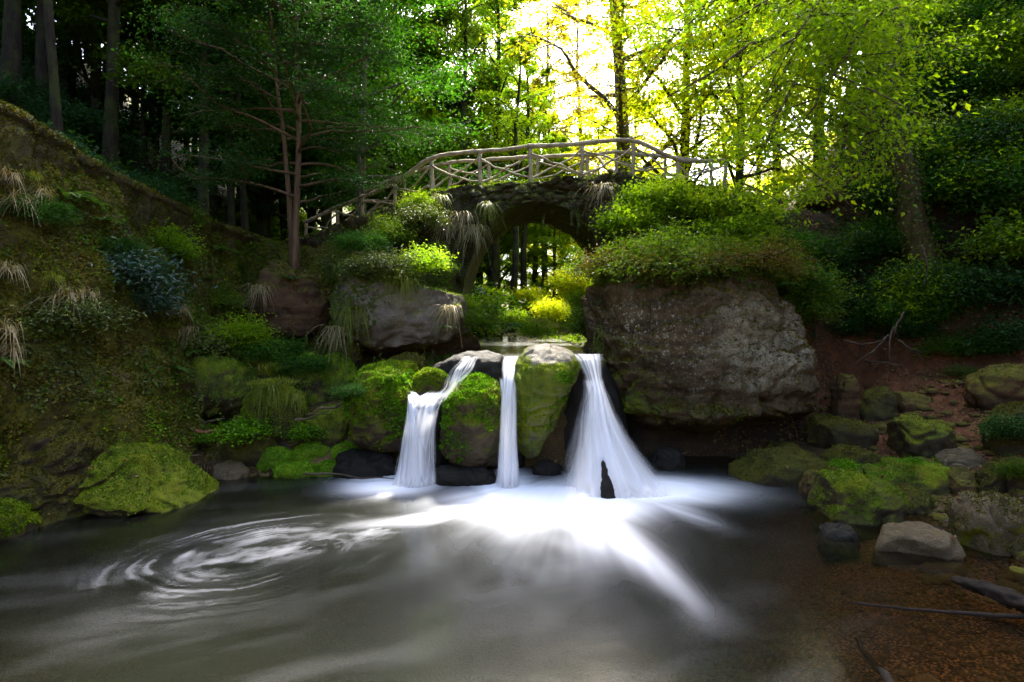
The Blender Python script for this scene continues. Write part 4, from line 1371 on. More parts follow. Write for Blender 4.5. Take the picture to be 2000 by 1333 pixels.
kind('ivied', 11, 17, .20, .45, 3.0, 18, 9000, .13, .35, (-.02, 0), leafmat_=L['mid'])


def tree(k, px, py, Y, label, s=1.0, rz=None, group=None, cat='tree', z=None):
    p = P(px, py, Y)
    z = gz(p[0], p[1]) if z is None else z
    return put2('tree', KIND[k], (p[0], p[1], z - .1), label, cat, yaw() if rz is None else rz, s, group, parts=('trunk', 'crown'))


# the wood on the left hillside
for px, Y, k, s, lab in [
    (118, 11.5, 'wood_bare', .95, 'leaning dark trunk nearest the parapet at far left'),
    (215, 14.0, 'wood_dark2', .9, 'thick dark forked tree behind the leaning trunk on the left slope'),
    (20, 13.0, 'wood_dark2', 1.0, 'massive dark tree at the left frame edge'),
    (320, 17.0, 'wood_dark', 1.0, 'straight dark tree before the shadowed outcrop'),
    (395, 15.5, 'wood_dark2', .85, 'pale sided trunk leaning right above the parapet wall'),
    (455, 17.5, 'wood_dark', .9, 'sturdy trunk with warm lit side near the path end'),
    (510, 21.0, 'emerald', 1.1, 'spreading emerald tree beyond the path end'),
    (640, 22.0, 'emerald', 1.15, 'broad emerald tree behind the left end of the bridge'),
    (705, 16.2, 'emerald2', .9, 'stout pale brown trunk close behind the railing at left'),
    (760, 24.0, 'mid', 1.1, 'tall bushy green tree left of the bridge crest'),
    (850, 27.0, 'mid', 1.15, 'tall green tree behind the rising railing'),
    (905, 24.0, 'ivied', 1.0, 'dark ivy wrapped trunk over the rising railing'),
    (965, 25.0, 'ivied', 1.0, 'second ivy wrapped trunk nearer the bridge crest'),
    (935, 33.0, 'lime', 1.2, 'sunlit lime tree between and behind the ivy wrapped trunks'),
    (1062, 29.0, 'rust', 1.05, 'slender rusty yellow tree against the white sky'),
    (1135, 31.0, 'rust', 1.1, 'second rusty yellow tree standing before the white sky'),
    (1230, 20.0, 'open', 1.0, 'tall open crowned tree leaning against the bright sky'),
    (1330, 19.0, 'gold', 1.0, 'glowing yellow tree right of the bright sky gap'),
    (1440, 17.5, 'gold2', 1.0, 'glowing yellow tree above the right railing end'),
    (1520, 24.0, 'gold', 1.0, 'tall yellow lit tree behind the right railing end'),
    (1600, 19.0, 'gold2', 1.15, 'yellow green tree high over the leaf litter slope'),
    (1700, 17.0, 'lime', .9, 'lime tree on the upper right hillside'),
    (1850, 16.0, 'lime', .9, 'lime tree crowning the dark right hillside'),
    (1960, 14.5, 'mid', .85, 'green tree at the top right frame corner'),
]:
    tree(k, px, 400, Y, lab, s)
# the slender crowd behind
r = np.random.RandomState(5)
n = 0
while n < 92:
    x, y = r.uniform(-34, -7.8), r.uniform(9, 42)
    if x / y < -1.3 or (x > -10 and y < 13):
        continue
    k = r.choice(['wood_dark', 'wood_bare', 'wood_bare', 'wood_dark2', 'wood_dark'])
    put2('tree', KIND[k], (x, y, gz(x, y) - .1), 'slender dark trunk in the crowded wood on the left hillside', 'tree', yaw(), r.uniform(.8, 1.15), 'trees crowding the left hillside', parts=('trunk', 'crown'))
    n += 1
for x, y, k, s in [(-5, 34, 'mid', 1), (-1.2, 30, 'mid', .75), (1.4, 33, 'lime', .8), (3.2, 36, 'gold', .8), (-3.0, 27, 'mid', .7), (6.5, 30, 'gold', .9), (-7, 44, 'lime', 1.2), (-12, 52, 'mid', 1.2),
                   (20, 46, 'gold', 1.1), (-18, 56, 'lime', 1.2), (-26, 58, 'mid', 1.2), (0.2, 44, 'lime', .75), (4.4, 48, 'gold', .72), (-2.2, 52, 'mid', .8), (-.6, 27, 'mid', .5), (1.9, 26, 'lime', .5), (.6, 34, 'lime', .6), (2.6, 30, 'gold2', .7), (-2.4, 34, 'lime', .6), (-.9, 40, 'gold2', .7), (4.2, 27, 'gold2', .8), (1.6, 42, 'gold2', .75), (-3.2, 22, 'lime', .5)]:
    put2('tree', KIND[k], (x, y, gz(x, y) - .1), 'leafy tree further up the valley behind the bridge', 'tree', yaw(), s, 'trees up the valley', parts=('trunk', 'crown'))
for x, y, k in [(-9.5, 3.5, 'wood_dark2'), (-8.6, -.5, 'mid'), (-9, -5, 'wood_dark2'), (8.6, -3.5, 'wood_dark2'), (9.2, 1.2, 'mid')]:  # trees out of view, added to cut skylight from behind and beside the camera
    put2('tree', KIND[k], (x, y, gz(x, y) - .1), 'unseen leafy tree added for shade round the near end of the pool', 'tree', yaw(), 1.0, 'unseen shade trees added round the near end of the pool', parts=('trunk', 'crown'))
for x, y, s in [(-15, 14.5, 1), (-18, 17.5, 1), (-16.5, 21, 1.1), (-20, 22.5, 1), (-22.5, 25.5, 1.1), (-13.5, 18.5, .9), (-25, 29, 1.1)]:
    put2('tree', KIND['emerald'], (x, y, gz(x, y) - .1), 'dense low crowned tree closing the left wood', 'tree', yaw(), s, 'dense trees closing the left wood', parts=('trunk', 'crown'))
# valley wood seen through the arch: bare stems
for px, Y, s, lab in [(1000, 21, .62, 'dark straight stem seen through the arch at left'), (1022, 25, .7, 'thin stem seen in the middle of the arch'), (1040, 28, .7, 'paler thin stem seen in the arch centre'),
                      (968, 26, .65, 'faint stem at the left side of the arch view')]:
    p = P(px, 500, Y)
    put2('tree', KIND['stem'], (p[0], Y, gz(p[0], Y)), lab, 'tree', yaw(), s * 1.3, parts=('trunk', 'crown'))

# young beech in the left corner
beech = grow_tree(31, 8.5, .055, .14, 2.9, 66, 64000, .062, .12, (.01, 0), .15, (0, 22), L['dark'], M['barkwarm'], droop=.12)
p = P(577, 505, 11.3)
put2('tree', beech, (p[0], p[1], p[2] - .15), 'slim young beech with warm bark at the corner of the path', 'tree', 1.0, parts=('trunk', 'crown'))
fork = grow_tree(33, 6.5, .045, .35, 1.9, 26, 12000, .08, .16, (-.10, .02), .15, (2, 25), L['dark'], M['barkwarm'], droop=.12)
p = P(572, 490, 11.45)
put2('tree', fork, (p[0], p[1], p[2] - .1), 'thin leaning sapling growing against the slim young beech', 'tree', .2, parts=('trunk', 'crown'))

# the ivy clad tree at the right and its overhanging branches
r = np.random.RandomState(3)
base = P(1808, 540, 11.0)
tp = [P(1822, 600, 10.9), P(1806, 520, 10.95), P(1780, 420, 11.0), P(1772, 350, 11.05), P(1745, 270, 11.1), P(1725, 180, 11.2), P(1720, 90, 11.3), P(1728, -40, 11.4), P(1735, -200, 11.5), P(1730, -420, 11.6)]
tp = spline(tp, 40)
mb = MB()
mb.tube(tp, np.linspace(.24, .12, 40) * (1 + .4 * np.exp(-np.linspace(0, 7, 40))), 14, .18, 4)
tw, td = [], []
ends = [((1722, 120), (1350, 150), 6.0), ((1722, 60), (1290, 60), 7.0), ((1725, 150), (1440, 330), 6.2), ((1726, 30), (1500, -40), 6.5), ((1722, 100), (1560, 250), 6.5), ((1730, -20), (1380, -60), 6.5),
        ((1735, 200), (1600, 400), 7.5), ((1725, 60), (1640, 150), 6.0), ((1728, -60), (1700, 40), 6.5), ((1735, -150), (1450, -160), 6.0), ((1740, 240), (1650, 330), 8.0), ((1725, 40), (1760, 160), 8.5),
        ((1730, -40), (1560, 60), 6.0), ((1722, 80), (1480, 220), 7.6)]
for i, (a, b, Yb) in enumerate(ends):
    A, B = P(*a, 11.2), P(*b, Yb)
    s = np.linspace(0, 1, 12)
    lp = A + (B - A) * s[:, None]
    lp[:, 2] += .9 * np.sin(np.pi * s) * .7 - .1 * s ** 3
    lp += np.stack([fbm(np.stack([s * 2.4 + i * 3, s * 0 + k * 7, s * 0], 1), 2) for k in range(3)], 1) * .35
    mb.tube(lp, .055 * (1 - s) ** .8 + .006, 7, .1, i)
    d = unit(B - A)
    for j in range(13):
        q = r.uniform(.3, 1)
        o = np.array([np.interp(q, s, lp[:, k]) for k in range(3)])
        v = unit((d + randdir(r, 1, .35)[0] * 1.1)[None])[0]
        L2 = r.uniform(.5, 1.3)
        s2 = np.linspace(0, 1, 7)
        p2 = o + v * (s2[:, None] * L2)
        p2[:, 2] -= .12 * L2 * s2 ** 2
        mb.tube(p2, .010 * (1 - s2) + .003, 4)
        tw.append(p2[1:])
        td.append(np.gradient(p2, axis=0)[1:])
    tw.append(lp[6:])
    td.append(np.gradient(lp, axis=0)[6:])
# upper limbs added above the view, over the bridge, to shade the pool
hw, hd = [], []
for i in range(16):
    A = tp[26 + (i % 12)]
    B = np.array([-4.2 + 7.4 * (i + .5) / 16 + r.uniform(-.4, .4), r.uniform(12.6, 14.6), r.uniform(10.2, 12.0)])
    s = np.linspace(0, 1, 14)
    lp = A + (B - A) * s[:, None]
    lp[:, 2] += 1.2 * np.sin(np.pi * s) ** 1.2
    lp[:, 1] += .8 * fbm(np.stack([s * 2 + i * 3, s * 0 + 3, s * 0], 1), 2) * s
    mb.tube(lp, .07 * (1 - s) ** .8 + .01, 7, .1, i)
    for j in range(16):
        q = r.uniform(.25, 1)
        o = np.array([np.interp(q, s, lp[:, k]) for k in range(3)])
        v = unit((unit(B - A) + randdir(r, 1, .3)[0] * 1.3)[None])[0]
        s2 = np.linspace(0, 1, 6)
        p2 = o + v * (s2[:, None] * r.uniform(.6, 1.5))
        mb.tube(p2, .012 * (1 - s2) + .004, 4)
        hw.append(p2[1:])
        hd.append(np.gradient(p2, axis=0)[1:])
hw, hd = np.concatenate(hw), unit(np.concatenate(hd))
tw, td = np.concatenate(tw), unit(np.concatenate(td))
NL = 30000
k = r.randint(0, len(tw), NL)
c = tw[k] + r.normal(size=(NL, 3)) * np.array([.22, .22, .07])
dr = unit(td[k] * .7 + randdir(r, NL, .3) * .9 + np.array([0, 0, -.15]))
nr = unit(np.array([0, -.15, 1.0]) + r.normal(size=(NL, 3)) * .45)
sz = .068 * r.uniform(.6, 1.3, NL)
lv, lq = leafquads(c, dr, nr, sz, sz * .56, .12)
k = r.randint(0, len(hw), 16000)
c2 = hw[k] + r.normal(size=(16000, 3)) * np.array([.3, .3, .16])
z2 = .13 * r.uniform(.6, 1.3, 16000)
lv2, lq2 = leafquads(c2, unit(hd[k] * .5 + randdir(r, 16000, .35)), unit(np.array([0, 0, 1.0]) + r.normal(size=(16000, 3)) * .4), z2, z2 * .6, .12)
lq = np.vstack([lq, lq2 + len(lv)])
lv = np.vstack([lv, lv2])
M['barkivy'] = barkmat('ivied bark', (.03, .02, .012), (.11, .07, .04), .3)
e = empty('overhanging_tree', base, 'ivy clad tree on the right slope with big leaves hanging over the scene', 'tree')
obj('trunk', mb.mesh('trunk', M['barkivy']), e, -base)
L['over'] = leafmat('overhanging leaves', [(.06, .12, .006), (.10, .18, .007), (.16, .24, .008), (.25, .27, .010)], .6, 1.8)
obj('crown', mesh('crown', lv, lq, None, L['over'], False), e, -base)
iv, iq, _ = tube(tp, .25, 10)
iv2, iq2 = leafquads(*(lambda p, nn: (p + nn * r.uniform(-.06, .12, (len(p), 1)), unit(randdir(r, len(p)) + np.array([0, 0, -.7])), unit(nn + randdir(r, len(p)) * .5)))(*sample_surface(iv, iq, 6500, r)), .065, .055, .1)
obj('ivy', mesh('ivy', iv2, iq2, None, L['ivy'], False), e, -base)

# ------------------------------------------------------------------ shrubs
SH = {}
SH['fresh'] = grow_shrub(41, .85, .75, 16, 3600, .07, L['lime'], .5)
SH['freshbig'] = grow_shrub(42, 1.3, .8, 18, 4200, .09, L['lime'], .4)
SH['goldbig'] = grow_shrub(43, 1.5, .9, 20, 5200, .09, L['gold'], .4)
SH['mid'] = grow_shrub(44, .8, .8, 18, 4000, .065, L['mid'], .5)
SH['dark'] = grow_shrub(45, .9, .9, 18, 4000, .07, L['dark'], .5)
SH['em'] = grow_shrub(46, .8, .8, 18, 4200, .062, L['emerald'], .5)
SH['ivy'] = grow_shrub(47, .55, .7, 18, 3600, .058, L['ivy'], .6)
SH['blue'] = grow_shrub(48, .8, .75, 18, 2400, .105, L['blue'], .4, aspect=.42)
SH['clover'] = grow_shrub(49, .28, .40, 30, 2200, .042, L['brightleaf'], .4, aspect=.8)
SH['brown'] = grow_shrub(50, .8, .9, 22, 3200, .05, L['brown'], .6)


def shrub(k, px, py, Y, s, label, group=None, z=None, name='shrub', tilt=None):
    p = P(px, py, Y)
    return put2(name, SH[k], (p[0], p[1], p[2] if z is None else z), label, name, yaw(), s, group, tilt)


# over the great rock, from the bridge foot down to the dark side
r = np.random.RandomState(12)
cnt = 0
for i in range(52):
    px = r.uniform(1215, 1735)
    t = r.rand()
    Yd = 9.2 + 3.2 * t
    x = (px - 1000) / FPX * Yd
    zg = gz(x, Yd)
    gm = GREAT[0]
    if Yd < 11:
        near = (np.abs(gm[:, 0] - x) < .12) & (np.abs(gm[:, 1] - Yd) < .15)
        if near.any():
            zg = max(zg, gm[near][:, 2].max())
    if zg < 2.4:
        continue
    top = t > .55
    k = r.choice(['fresh', 'mid', 'fresh'] if top else ['mid', 'brown', 'brown', 'mid']) if px < 1500 else r.choice(['em', 'mid', 'dark'] if top else ['dark', 'mid', 'em'])
    lab = {'fresh': 'bright fine leaved shrub on the mound above the great rock', 'mid': 'green fine leaved shrub on the brow of the great rock', 'brown': 'brownish twiggy shrub hanging over the great rock brow',
           'em': 'deep green shrub on the dark side of the great rock', 'dark': 'dark leaved shrub spilling beside the great rock'}[k]
    put2('shrub', SH[k], (x, Yd, zg - .08), lab, 'shrub', yaw(), r.uniform(.75, 1.15), 'shrubs growing over the great rock')
# bright bushes right of the arch
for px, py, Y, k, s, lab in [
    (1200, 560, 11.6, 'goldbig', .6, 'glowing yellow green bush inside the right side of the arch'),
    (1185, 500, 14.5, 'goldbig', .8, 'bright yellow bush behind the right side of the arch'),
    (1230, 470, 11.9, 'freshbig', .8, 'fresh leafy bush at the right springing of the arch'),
    (1265, 420, 12.2, 'freshbig', .75, 'leafy bush climbing the bridge right of the arch'),
    (1300, 400, 12.4, 'fresh', .9, 'low fresh bush at the right bridge shoulder'),
    (1150, 610, 12.6, 'freshbig', .6, 'fresh bush by the stream under the arch at right'),
    (1150, 650, 11.0, 'mid', .7, 'green bush at the stream edge beside the great rock'),
    (1205, 545, 10.6, 'freshbig', .5, 'sprig of fresh leaves at the upper left corner of the great rock'),
    (940, 620, 13.2, 'mid', .6, 'green bush under the arch at left'),
    (905, 610, 11.4, 'fresh', .5, 'leafy bush right of the grey rock'),
    (940, 640, 11.2, 'mid', .7, 'green bush low beside the stream under the arch'),
    (1000, 635, 15.5, 'freshbig', .5, 'fresh bush in the middle of the arch view'),
    (1075, 630, 15.0, 'goldbig', .55, 'sunny bush seen through the arch'),
    (1045, 660, 12.6, 'fresh', .7, 'sunlit low bush on the stream bank under the arch'),
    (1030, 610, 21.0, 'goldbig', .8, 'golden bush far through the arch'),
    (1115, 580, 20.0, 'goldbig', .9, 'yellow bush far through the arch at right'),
    (955, 605, 19.5, 'freshbig', .9, 'fresh green bush far through the arch at left'),
    (700, 490, 10.9, 'em', .7, 'leafy clump on top of the grey rock at left'),
    (760, 540, 10.3, 'ivy', .95, 'ivy bush sprawling over the grey rock'),
    (830, 530, 10.5, 'fresh', .65, 'fresh clump on the right shoulder of the grey rock'),
    (860, 530, 11.2, 'mid', .45, 'green bush below the arch left springing'),
    (720, 540, 10.2, 'ivy', .8, 'ivy spilling down the left face of the grey rock'),
    (820, 440, 12.0, 'ivy', .9, 'ivy bush on the bridge shoulder left of the arch'),
    (760, 470, 11.6, 'mid', .7, 'bushy clump at the masonry left of the bridge'),
    (660, 530, 11.0, 'ivy', .7, 'ivy clump between brown rock and grey rock'),
    (815, 410, 12.6, 'lime' if False else 'fresh', .55, 'yellow green clump by the fifth railing post'),
    (260, 560, 8.6, 'blue', .85, 'bluish dark leaved bush jutting from the left bank'),
    (285, 600, 8.5, 'blue', .6, 'lower half of bluish growth on the left bank'),
    (330, 500, 9.2, 'fresh', .7, 'pale leafy clump above the bluish bush'),
    (230, 500, 8.7, 'em', .5, 'green clump over the bluish bush'),
    (360, 440, 9.6, 'mid', .55, 'small clump right under the parapet wall'),
    (60, 430, 7.4, 'em', .55, 'leafy patch among the straw tufts high on the left bank'),
    (140, 640, 8.0, 'ivy', .8, 'ivy patch in the middle of the left bank'),
    (430, 600, 10.2, 'mid', .6, 'leafy bush beside the brown rock'),
    (400, 690, 9.4, 'ivy', .9, 'ivy mound at the foot of the left bank'),
    (470, 680, 9.8, 'fresh', .8, 'fresh green mound below the brown rock'),
    (530, 700, 9.9, 'em', .7, 'emerald mound between brown rock and grassy block'),
    (600, 730, 9.7, 'em', .6, 'emerald cushion left of the round green boulder'),
    (690, 775, 8.1, 'em', .35, 'tuft of broad leaves on the shoulder of the rounded green boulder'),
    (600, 850, 8.9, 'clover', .8, 'leafy patch beneath the fallen branches'),
    (475, 850, 8.45, 'clover', 1.0, 'dense bright clover dome on the gravel shore'),
    (385, 862, 8.9, 'clover', .6, 'small clover clump before the reddish plank'),
    (1785, 905, 7.0, 'clover', .28, 'sprig of bright leaves on the striped boulder'),
    (1650, 912, 7.3, 'clover', .4, 'little leafy plant on the mossy slab at the right shore'),
    (1985, 860, 7.4, 'dark', .5, 'dark shrub on the boulder at the right frame edge'),
    (1990, 930, 6.5, 'mid', .3, 'leafy shoot at the right frame edge above the worn boulder'),
]:
    p = hit(px, py, Y, .0) if px < 440 else P(px, py, Y)
    shrub(k, px, py, p[1], s, lab, z=min(p[2], 9), name='bush' if k != 'clover' else 'leafy_plant')

# the dark right hillside
r = np.random.RandomState(21)
for i in range(150):
    Yd = r.uniform(8.6, 16)
    x = r.uniform(.62, .98) * Yd
    if x / Yd < .62 and Yd < 11:
        continue
    zg = gz(x, Yd)
    py = HOR - (zg - HCAM) / Yd * FPX
    px = 1000 + x / Yd * FPX
    if zg < 1.75 or py < -80 or (1570 < px < 1740 and 290 < py < 400):
        continue
    high = py < 260
    k = r.choice(['mid', 'em', 'fresh'] if high else ['dark', 'em', 'em', 'mid', 'fresh', 'ivy'])
    put2('shrub', SH[k], (x, Yd, zg - .1), 'leafy undergrowth high on the right hillside' if high else 'shadowed undergrowth clump on the lower right hillside', 'shrub', yaw(), r.uniform(.8, 1.4),
         'undergrowth high on the right' if high else 'undergrowth low on the right')

for px, py, k, s, lab in [(1665, 655, 'dark', .6, 'dark shrub hanging at the top of the earth slope beside the great rock'), (1725, 628, 'em', .7, 'shrub over the roots at the top of the earth slope'),
                          (1790, 660, 'dark', .6, 'dark shrub right of the roots on the earth slope'), (1850, 690, 'mid', .6, 'green shrub halfway along the top of the earth slope'),
                          (1920, 695, 'em', .7, 'leafy shrub above the rounded brown boulder'), (1975, 690, 'dark', .8, 'dark shrub at the right end of the earth slope'), (1880, 735, 'ivy', .4, 'low ivy patch on the earth slope')]:
    p = hit(px, py, 10.5, 0)
    put2('shrub', SH[k], p, lab, 'shrub', yaw(), s)

# undergrowth along the valley behind the bridge and in the left wood
r = np.random.RandomState(23)
for i in range(100):
    Yd = r.uniform(16, 36)
    x = r.uniform(-.32, .45) * Yd
    if abs(x - .6) < (1.9 if Yd < 26 else 1.0):
        continue
    zg = gz(x, Yd)
    k = r.choice(['goldbig', 'freshbig', 'mid']) if x > 0 else r.choice(['mid', 'freshbig', 'dark'])
    put2('shrub', SH[k], (x, Yd, zg - .1), 'valley floor bush beyond the bridge', 'shrub', yaw(), r.uniform(1.2, 2.4), 'bushes on the valley floor')
for i in range(46):
    Yd = r.uniform(19, 40)
    x = r.uniform(-.48, -.16) * Yd
    put2('shrub', SH[r.choice(['mid', 'dark', 'freshbig', 'em'])], (x, Yd, gz(x, Yd) - .1), 'bush among the trunks left of the bridge', 'shrub', yaw(), r.uniform(1.4, 2.6), 'bushes among the trunks left of the bridge')
for i in range(90):
    Yd = r.uniform(8, 26)
    x = r.uniform(-.95, -.38) * Yd
    if x > -7.6:
        continue
    put2('shrub', SH['dark'], (x, Yd, gz(x, Yd) - .1), 'dark underwood bush on the left hillside above the path', 'shrub', yaw(), r.uniform(.8, 1.5), 'underwood on the left hillside')

# ------------------------------------------------------------------ ferns, grass and hanging plants
FE = [grow_fern(60, .62, 11, L['fern']), grow_fern(61, .5, 9, L['fern'], .6), grow_fern(62, .55, 10, L['dark'], .5)]
for px, py, Y, s, k, lab in [
    (425, 490, 9.9, .85, 0, 'tall fern arching from the bank below the parapet end'), (405, 545, 9.7, .6, 1, 'pale fern under the tall arching one'),
    (135, 390, 7.6, .8, 0, 'fern at the top of the left bank among straw grass'), (340, 720, 9.0, .6, 1, 'fern at the foot of the left bank'),
    (8, 705, 6.6, .6, 1, 'bright fern at the left frame edge'), (375, 690, 9.3, .5, 0, 'small fern between ivy mound and left bank'), (200, 430, 8.2, .6, 1, 'small fern under the parapet middle'),
    (1215, 545, 10.0, .8, 2, 'dark ferns drooping over the left corner of the great rock'), (1260, 560, 9.2, .7, 2, 'dark drooping fern on the brow of the great rock'), (1190, 585, 10.2, .7, 2, 'dark fern hanging beside the arch over the great rock'),
    (1480, 560, 9.0, .55, 1, 'fern hanging above the pale lichen patch'), (1545, 555, 9.1, .5, 1, 'fern right of the one above the lichen patch'), (1320, 575, 8.9, .45, 1, 'tiny fern on the face of the great rock'),
    (1925, 310, 10.4, 1.0, 0, 'pale fern on the upper right hillside'), (1855, 285, 11.0, .9, 0, 'fern left of the pale one on the right hillside'), (1830, 400, 10.4, 1.0, 2, 'fern beside the ivy clad trunk'), (1900, 330, 10.5, .9, 2, 'dark fern below the pale one on the right hillside'),
    (1690, 365, 12.5, .9, 0, 'fern at the edge of the leaf litter slope'), (1945, 770, 8.2, .5, 0, 'fern above the rounded brown boulder'), (930, 470, 12.4, .5, 1, 'fern on the arch left of the opening'),
    (1005, 640, 11.6, .6, 0, 'fern at the stream bank under the arch'), (870, 640, 10.2, .5, 1, 'fern on the right flank of the grey rock'), (560, 545, 10.7, .45, 0, 'fern on the cap of the brown rock')]:
    put('fern', FE[k], hit(px, py, Y) if px < 480 or px > 1600 else P(px, py, Y), lab, 'fern', yaw(), s)
fw = -math.pi / 2
GR = [grow_grass(70, 80, .5, .05, L['straw'], .75, .011, (fw, .8), (20, 80)), grow_grass(71, 80, .42, .05, L['grass'], .7, .011, (fw, .9), (10, 75)), grow_grass(72, 80, .5, .09, L['straw'], 1.0, .012, (fw, .6), (-25, 45)),
      grow_grass(73, 180, .30, .14, L['grass'], .6, .009, None, (40, 85)), grow_grass(74, 80, .5, .09, L['grass'], 1.0, .012, (fw, .6), (-25, 45))]
for px, py, Y, s, k, lab in [
    (40, 400, 7.1, 1.0, 0, 'big straw grass tuft high at the left frame edge'), (90, 385, 7.4, .9, 0, 'straw grass tuft just right of the big one on the left bank'), (20, 350, 7.2, .8, 0, 'pale grass tuft below the parapet at far left'), (70, 350, 7.4, .6, 1, 'green grass tuft below the parapet at far left'),
    (140, 585, 7.9, 1.05, 0, 'tan grass tuft in the middle of the left bank'), (175, 580, 8.0, .8, 0, 'tan grass tuft leaning right beside the middle one'), (15, 650, 6.7, 1.1, 0, 'straw grass tuft low at the left frame edge'), (30, 690, 6.7, .8, 0, 'lowest straw grass tuft at the left frame edge'),
    (20, 530, 7.0, .8, 0, 'straw grass tuft halfway up the left frame edge'), (105, 545, 7.7, .6, 1, 'thin green grass above the tan tuft'), (350, 605, 9.1, .9, 0, 'brown grass tuft right of the bluish bush'), (370, 640, 9.2, .7, 2, 'hanging brown grass under the bluish bush'),
    (390, 470, 9.7, .6, 1, 'grass clump near the tall arching fern'), (510, 560, 10.6, .8, 2, 'grass fringe on the cap of the brown rock'), (300, 690, 9.0, .6, 1, 'thin grass at the foot of the left bank'),
    (525, 752, 8.85, .9, 4, 'yellow green grass mop over the front of the block boulder'), (555, 750, 8.9, .9, 3, 'upright yellow grass on top of the block boulder'), (500, 752, 8.95, .8, 3, 'grass on the left top of the block boulder'), (575, 765, 8.85, .7, 4, 'hanging grass on the right side of the block boulder'),
    (540, 720, 9.6, 1.0, 3, 'long grass behind the block boulder'),
    (905, 420, 12.45, 1.15, 2, 'straw tuft hanging from the bridge over the arch left side'), (925, 445, 12.4, 1.1, 2, 'large pale tuft hanging at the arch left shoulder'), (950, 400, 12.5, .9, 4, 'green tuft hanging at the bridge edge left of crest'),
    (870, 440, 12.4, .9, 2, 'straw tuft low on the left bridge shoulder'), 
    (1180, 365, 12.5, 1.1, 2, 'wide straw tuft hanging over the arch right side'), (1200, 400, 12.4, .9, 2, 'dry tuft on the arch right shoulder'),
    (1240, 440, 12.0, 1.0, 2, 'dry grass beside the bush at the right springing'), (1235, 520, 10.4, 1.0, 2, 'dry grass skirt at the left corner of the great rock'), (1260, 500, 10.2, 1.1, 2, 'brown grass spilling toward the great rock brow'), (1290, 530, 9.4, .9, 2, 'brown grass fringe on the great rock brow'),
    (860, 385, 12.6, .8, 4, 'green tuft at the fifth railing post'), 
    (660, 640, 10.0, .9, 2, 'grass hanging on the left face of the grey rock'), (690, 600, 10.1, .9, 4, 'green grass on the left shoulder of the grey rock'), (770, 530, 10.3, .8, 4, 'yellow green grass crown on the grey rock'), (790, 545, 10.2, .8, 4, 'short grass fringe over the grey rock face'), (880, 600, 10.2, .8, 2, 'grass hanging on the right end of the grey rock'),
    (1050, 630, 11.6, .9, 3, 'sunlit grass mound beside the stream under the arch'), (1080, 640, 11.3, .8, 3, 'green grass at the stream edge under the arch'),
    (1890, 330, 10.9, .7, 0, 'dry grass on the right hillside by the ferns'), (1800, 220, 11.2, 1.0, 2, 'dry grass hanging from the right hillside'), (1930, 860, 7.3, .5, 0, 'straw roots beside the leafy dark boulder')]:
    put('grass_tuft', GR[k], hit(px, py, Y) if px < 440 or px > 1600 else P(px, py, Y), lab, 'grass tuft', RN.uniform(-.4, .4) if k != 3 else yaw(), s)


def vines(n, px0, px1, py0, ln, Y, label, seed, mat=None):
    """trailing strands of small leaves"""
    r = np.random.RandomState(seed)
    for i in range(n):
        px = r.uniform(px0, px1)
        top = P(px, py0 + r.uniform(-12, 12), Y + r.uniform(-.1, .1))
        l = ln * r.uniform(.5, 1.1)
        s = np.linspace(0, 1, 12)
        p = np.stack([.05 * fbm(np.stack([s * 3 + i, s * 0 + seed, s * 0], 1), 2), -.06 * s + .03 * np.sin(s * 9 + i), -l * s], 1)
        mb = MB()
        mb.tube(p, .004, 3)
        m = int(90 * l)
        k = r.rand(m)
        c = np.stack([np.interp(k, s, p[:, j]) for j in range(3)], 1)
        lv, lq = leafquads(c, unit(randdir(r, m) + np.array([0, -.2, -.8])), unit(randdir(r, m, .4) + np.array([0, -1.2, 0])), .035, .03, .1)
        mb.add(lv, lq)
        put('trailing_vine', mb.mesh('trailing_vine', mat or L['ivy'], False), top, label, 'vine', 0, 1, label)


vines(9, 655, 730, 575, 1.25, 9.95, 'strand of ivy trailing down the left side of the grey rock', 1)
vines(7, 560, 650, 655, .5, 10.6, 'short ivy strand hanging over the dark hollow by the brown rock', 2)
vines(6, 385, 460, 745, .42, 8.95, 'ivy strand hanging before the hollow at the left bank foot', 3)
vines(6, 1040, 1130, 410, .6, 12.5, 'ivy strand hanging from the arch crown', 4)
vines(8, 690, 900, 690, .35, 10.3, 'thin strand hanging below the grey rock ledge', 5)
vines(6, 1150, 1180, 640, .5, 9.6, 'root like strand hanging over the right fall lip', 6)


# ------------------------------------------------------------------ ground cover on the banks (nobody could count it)
def cover(name, n, box, size, mat, seed, cond, aspect=.7, thr=0.0, freq=1.5, lift=.7):
    r = np.random.RandomState(seed)
    ctr = GV[GQ].mean(1)
    m = (ctr[:, 0] > box[0]) & (ctr[:, 0] < box[1]) & (ctr[:, 1] > box[2]) & (ctr[:, 1] < box[3])
    p, nn = sample_surface(GV, GQ[m], n, r)
    k = cond(p) & (fbm(p * freq + seed, 4) > thr)
    p, nn = p[k], nn[k]
    nn *= np.sign(nn[:, 2:3] + 1e-9)
    d = unit(randdir(r, len(p)) + nn * lift + np.array([0, 0, -.3]))
    nr = unit(nn + randdir(r, len(p)) * .5 + np.array([0, 0, .3]))
    s = size * r.uniform(.5, 1.4, len(p))
    lv, lq = leafquads(p + nn * size * .4 * r.rand(len(p), 1), d, nr, s, s * aspect, .12)
    o = obj(name, mesh(name, lv, lq, None, mat, False))
    return tag(o, kind='stuff')


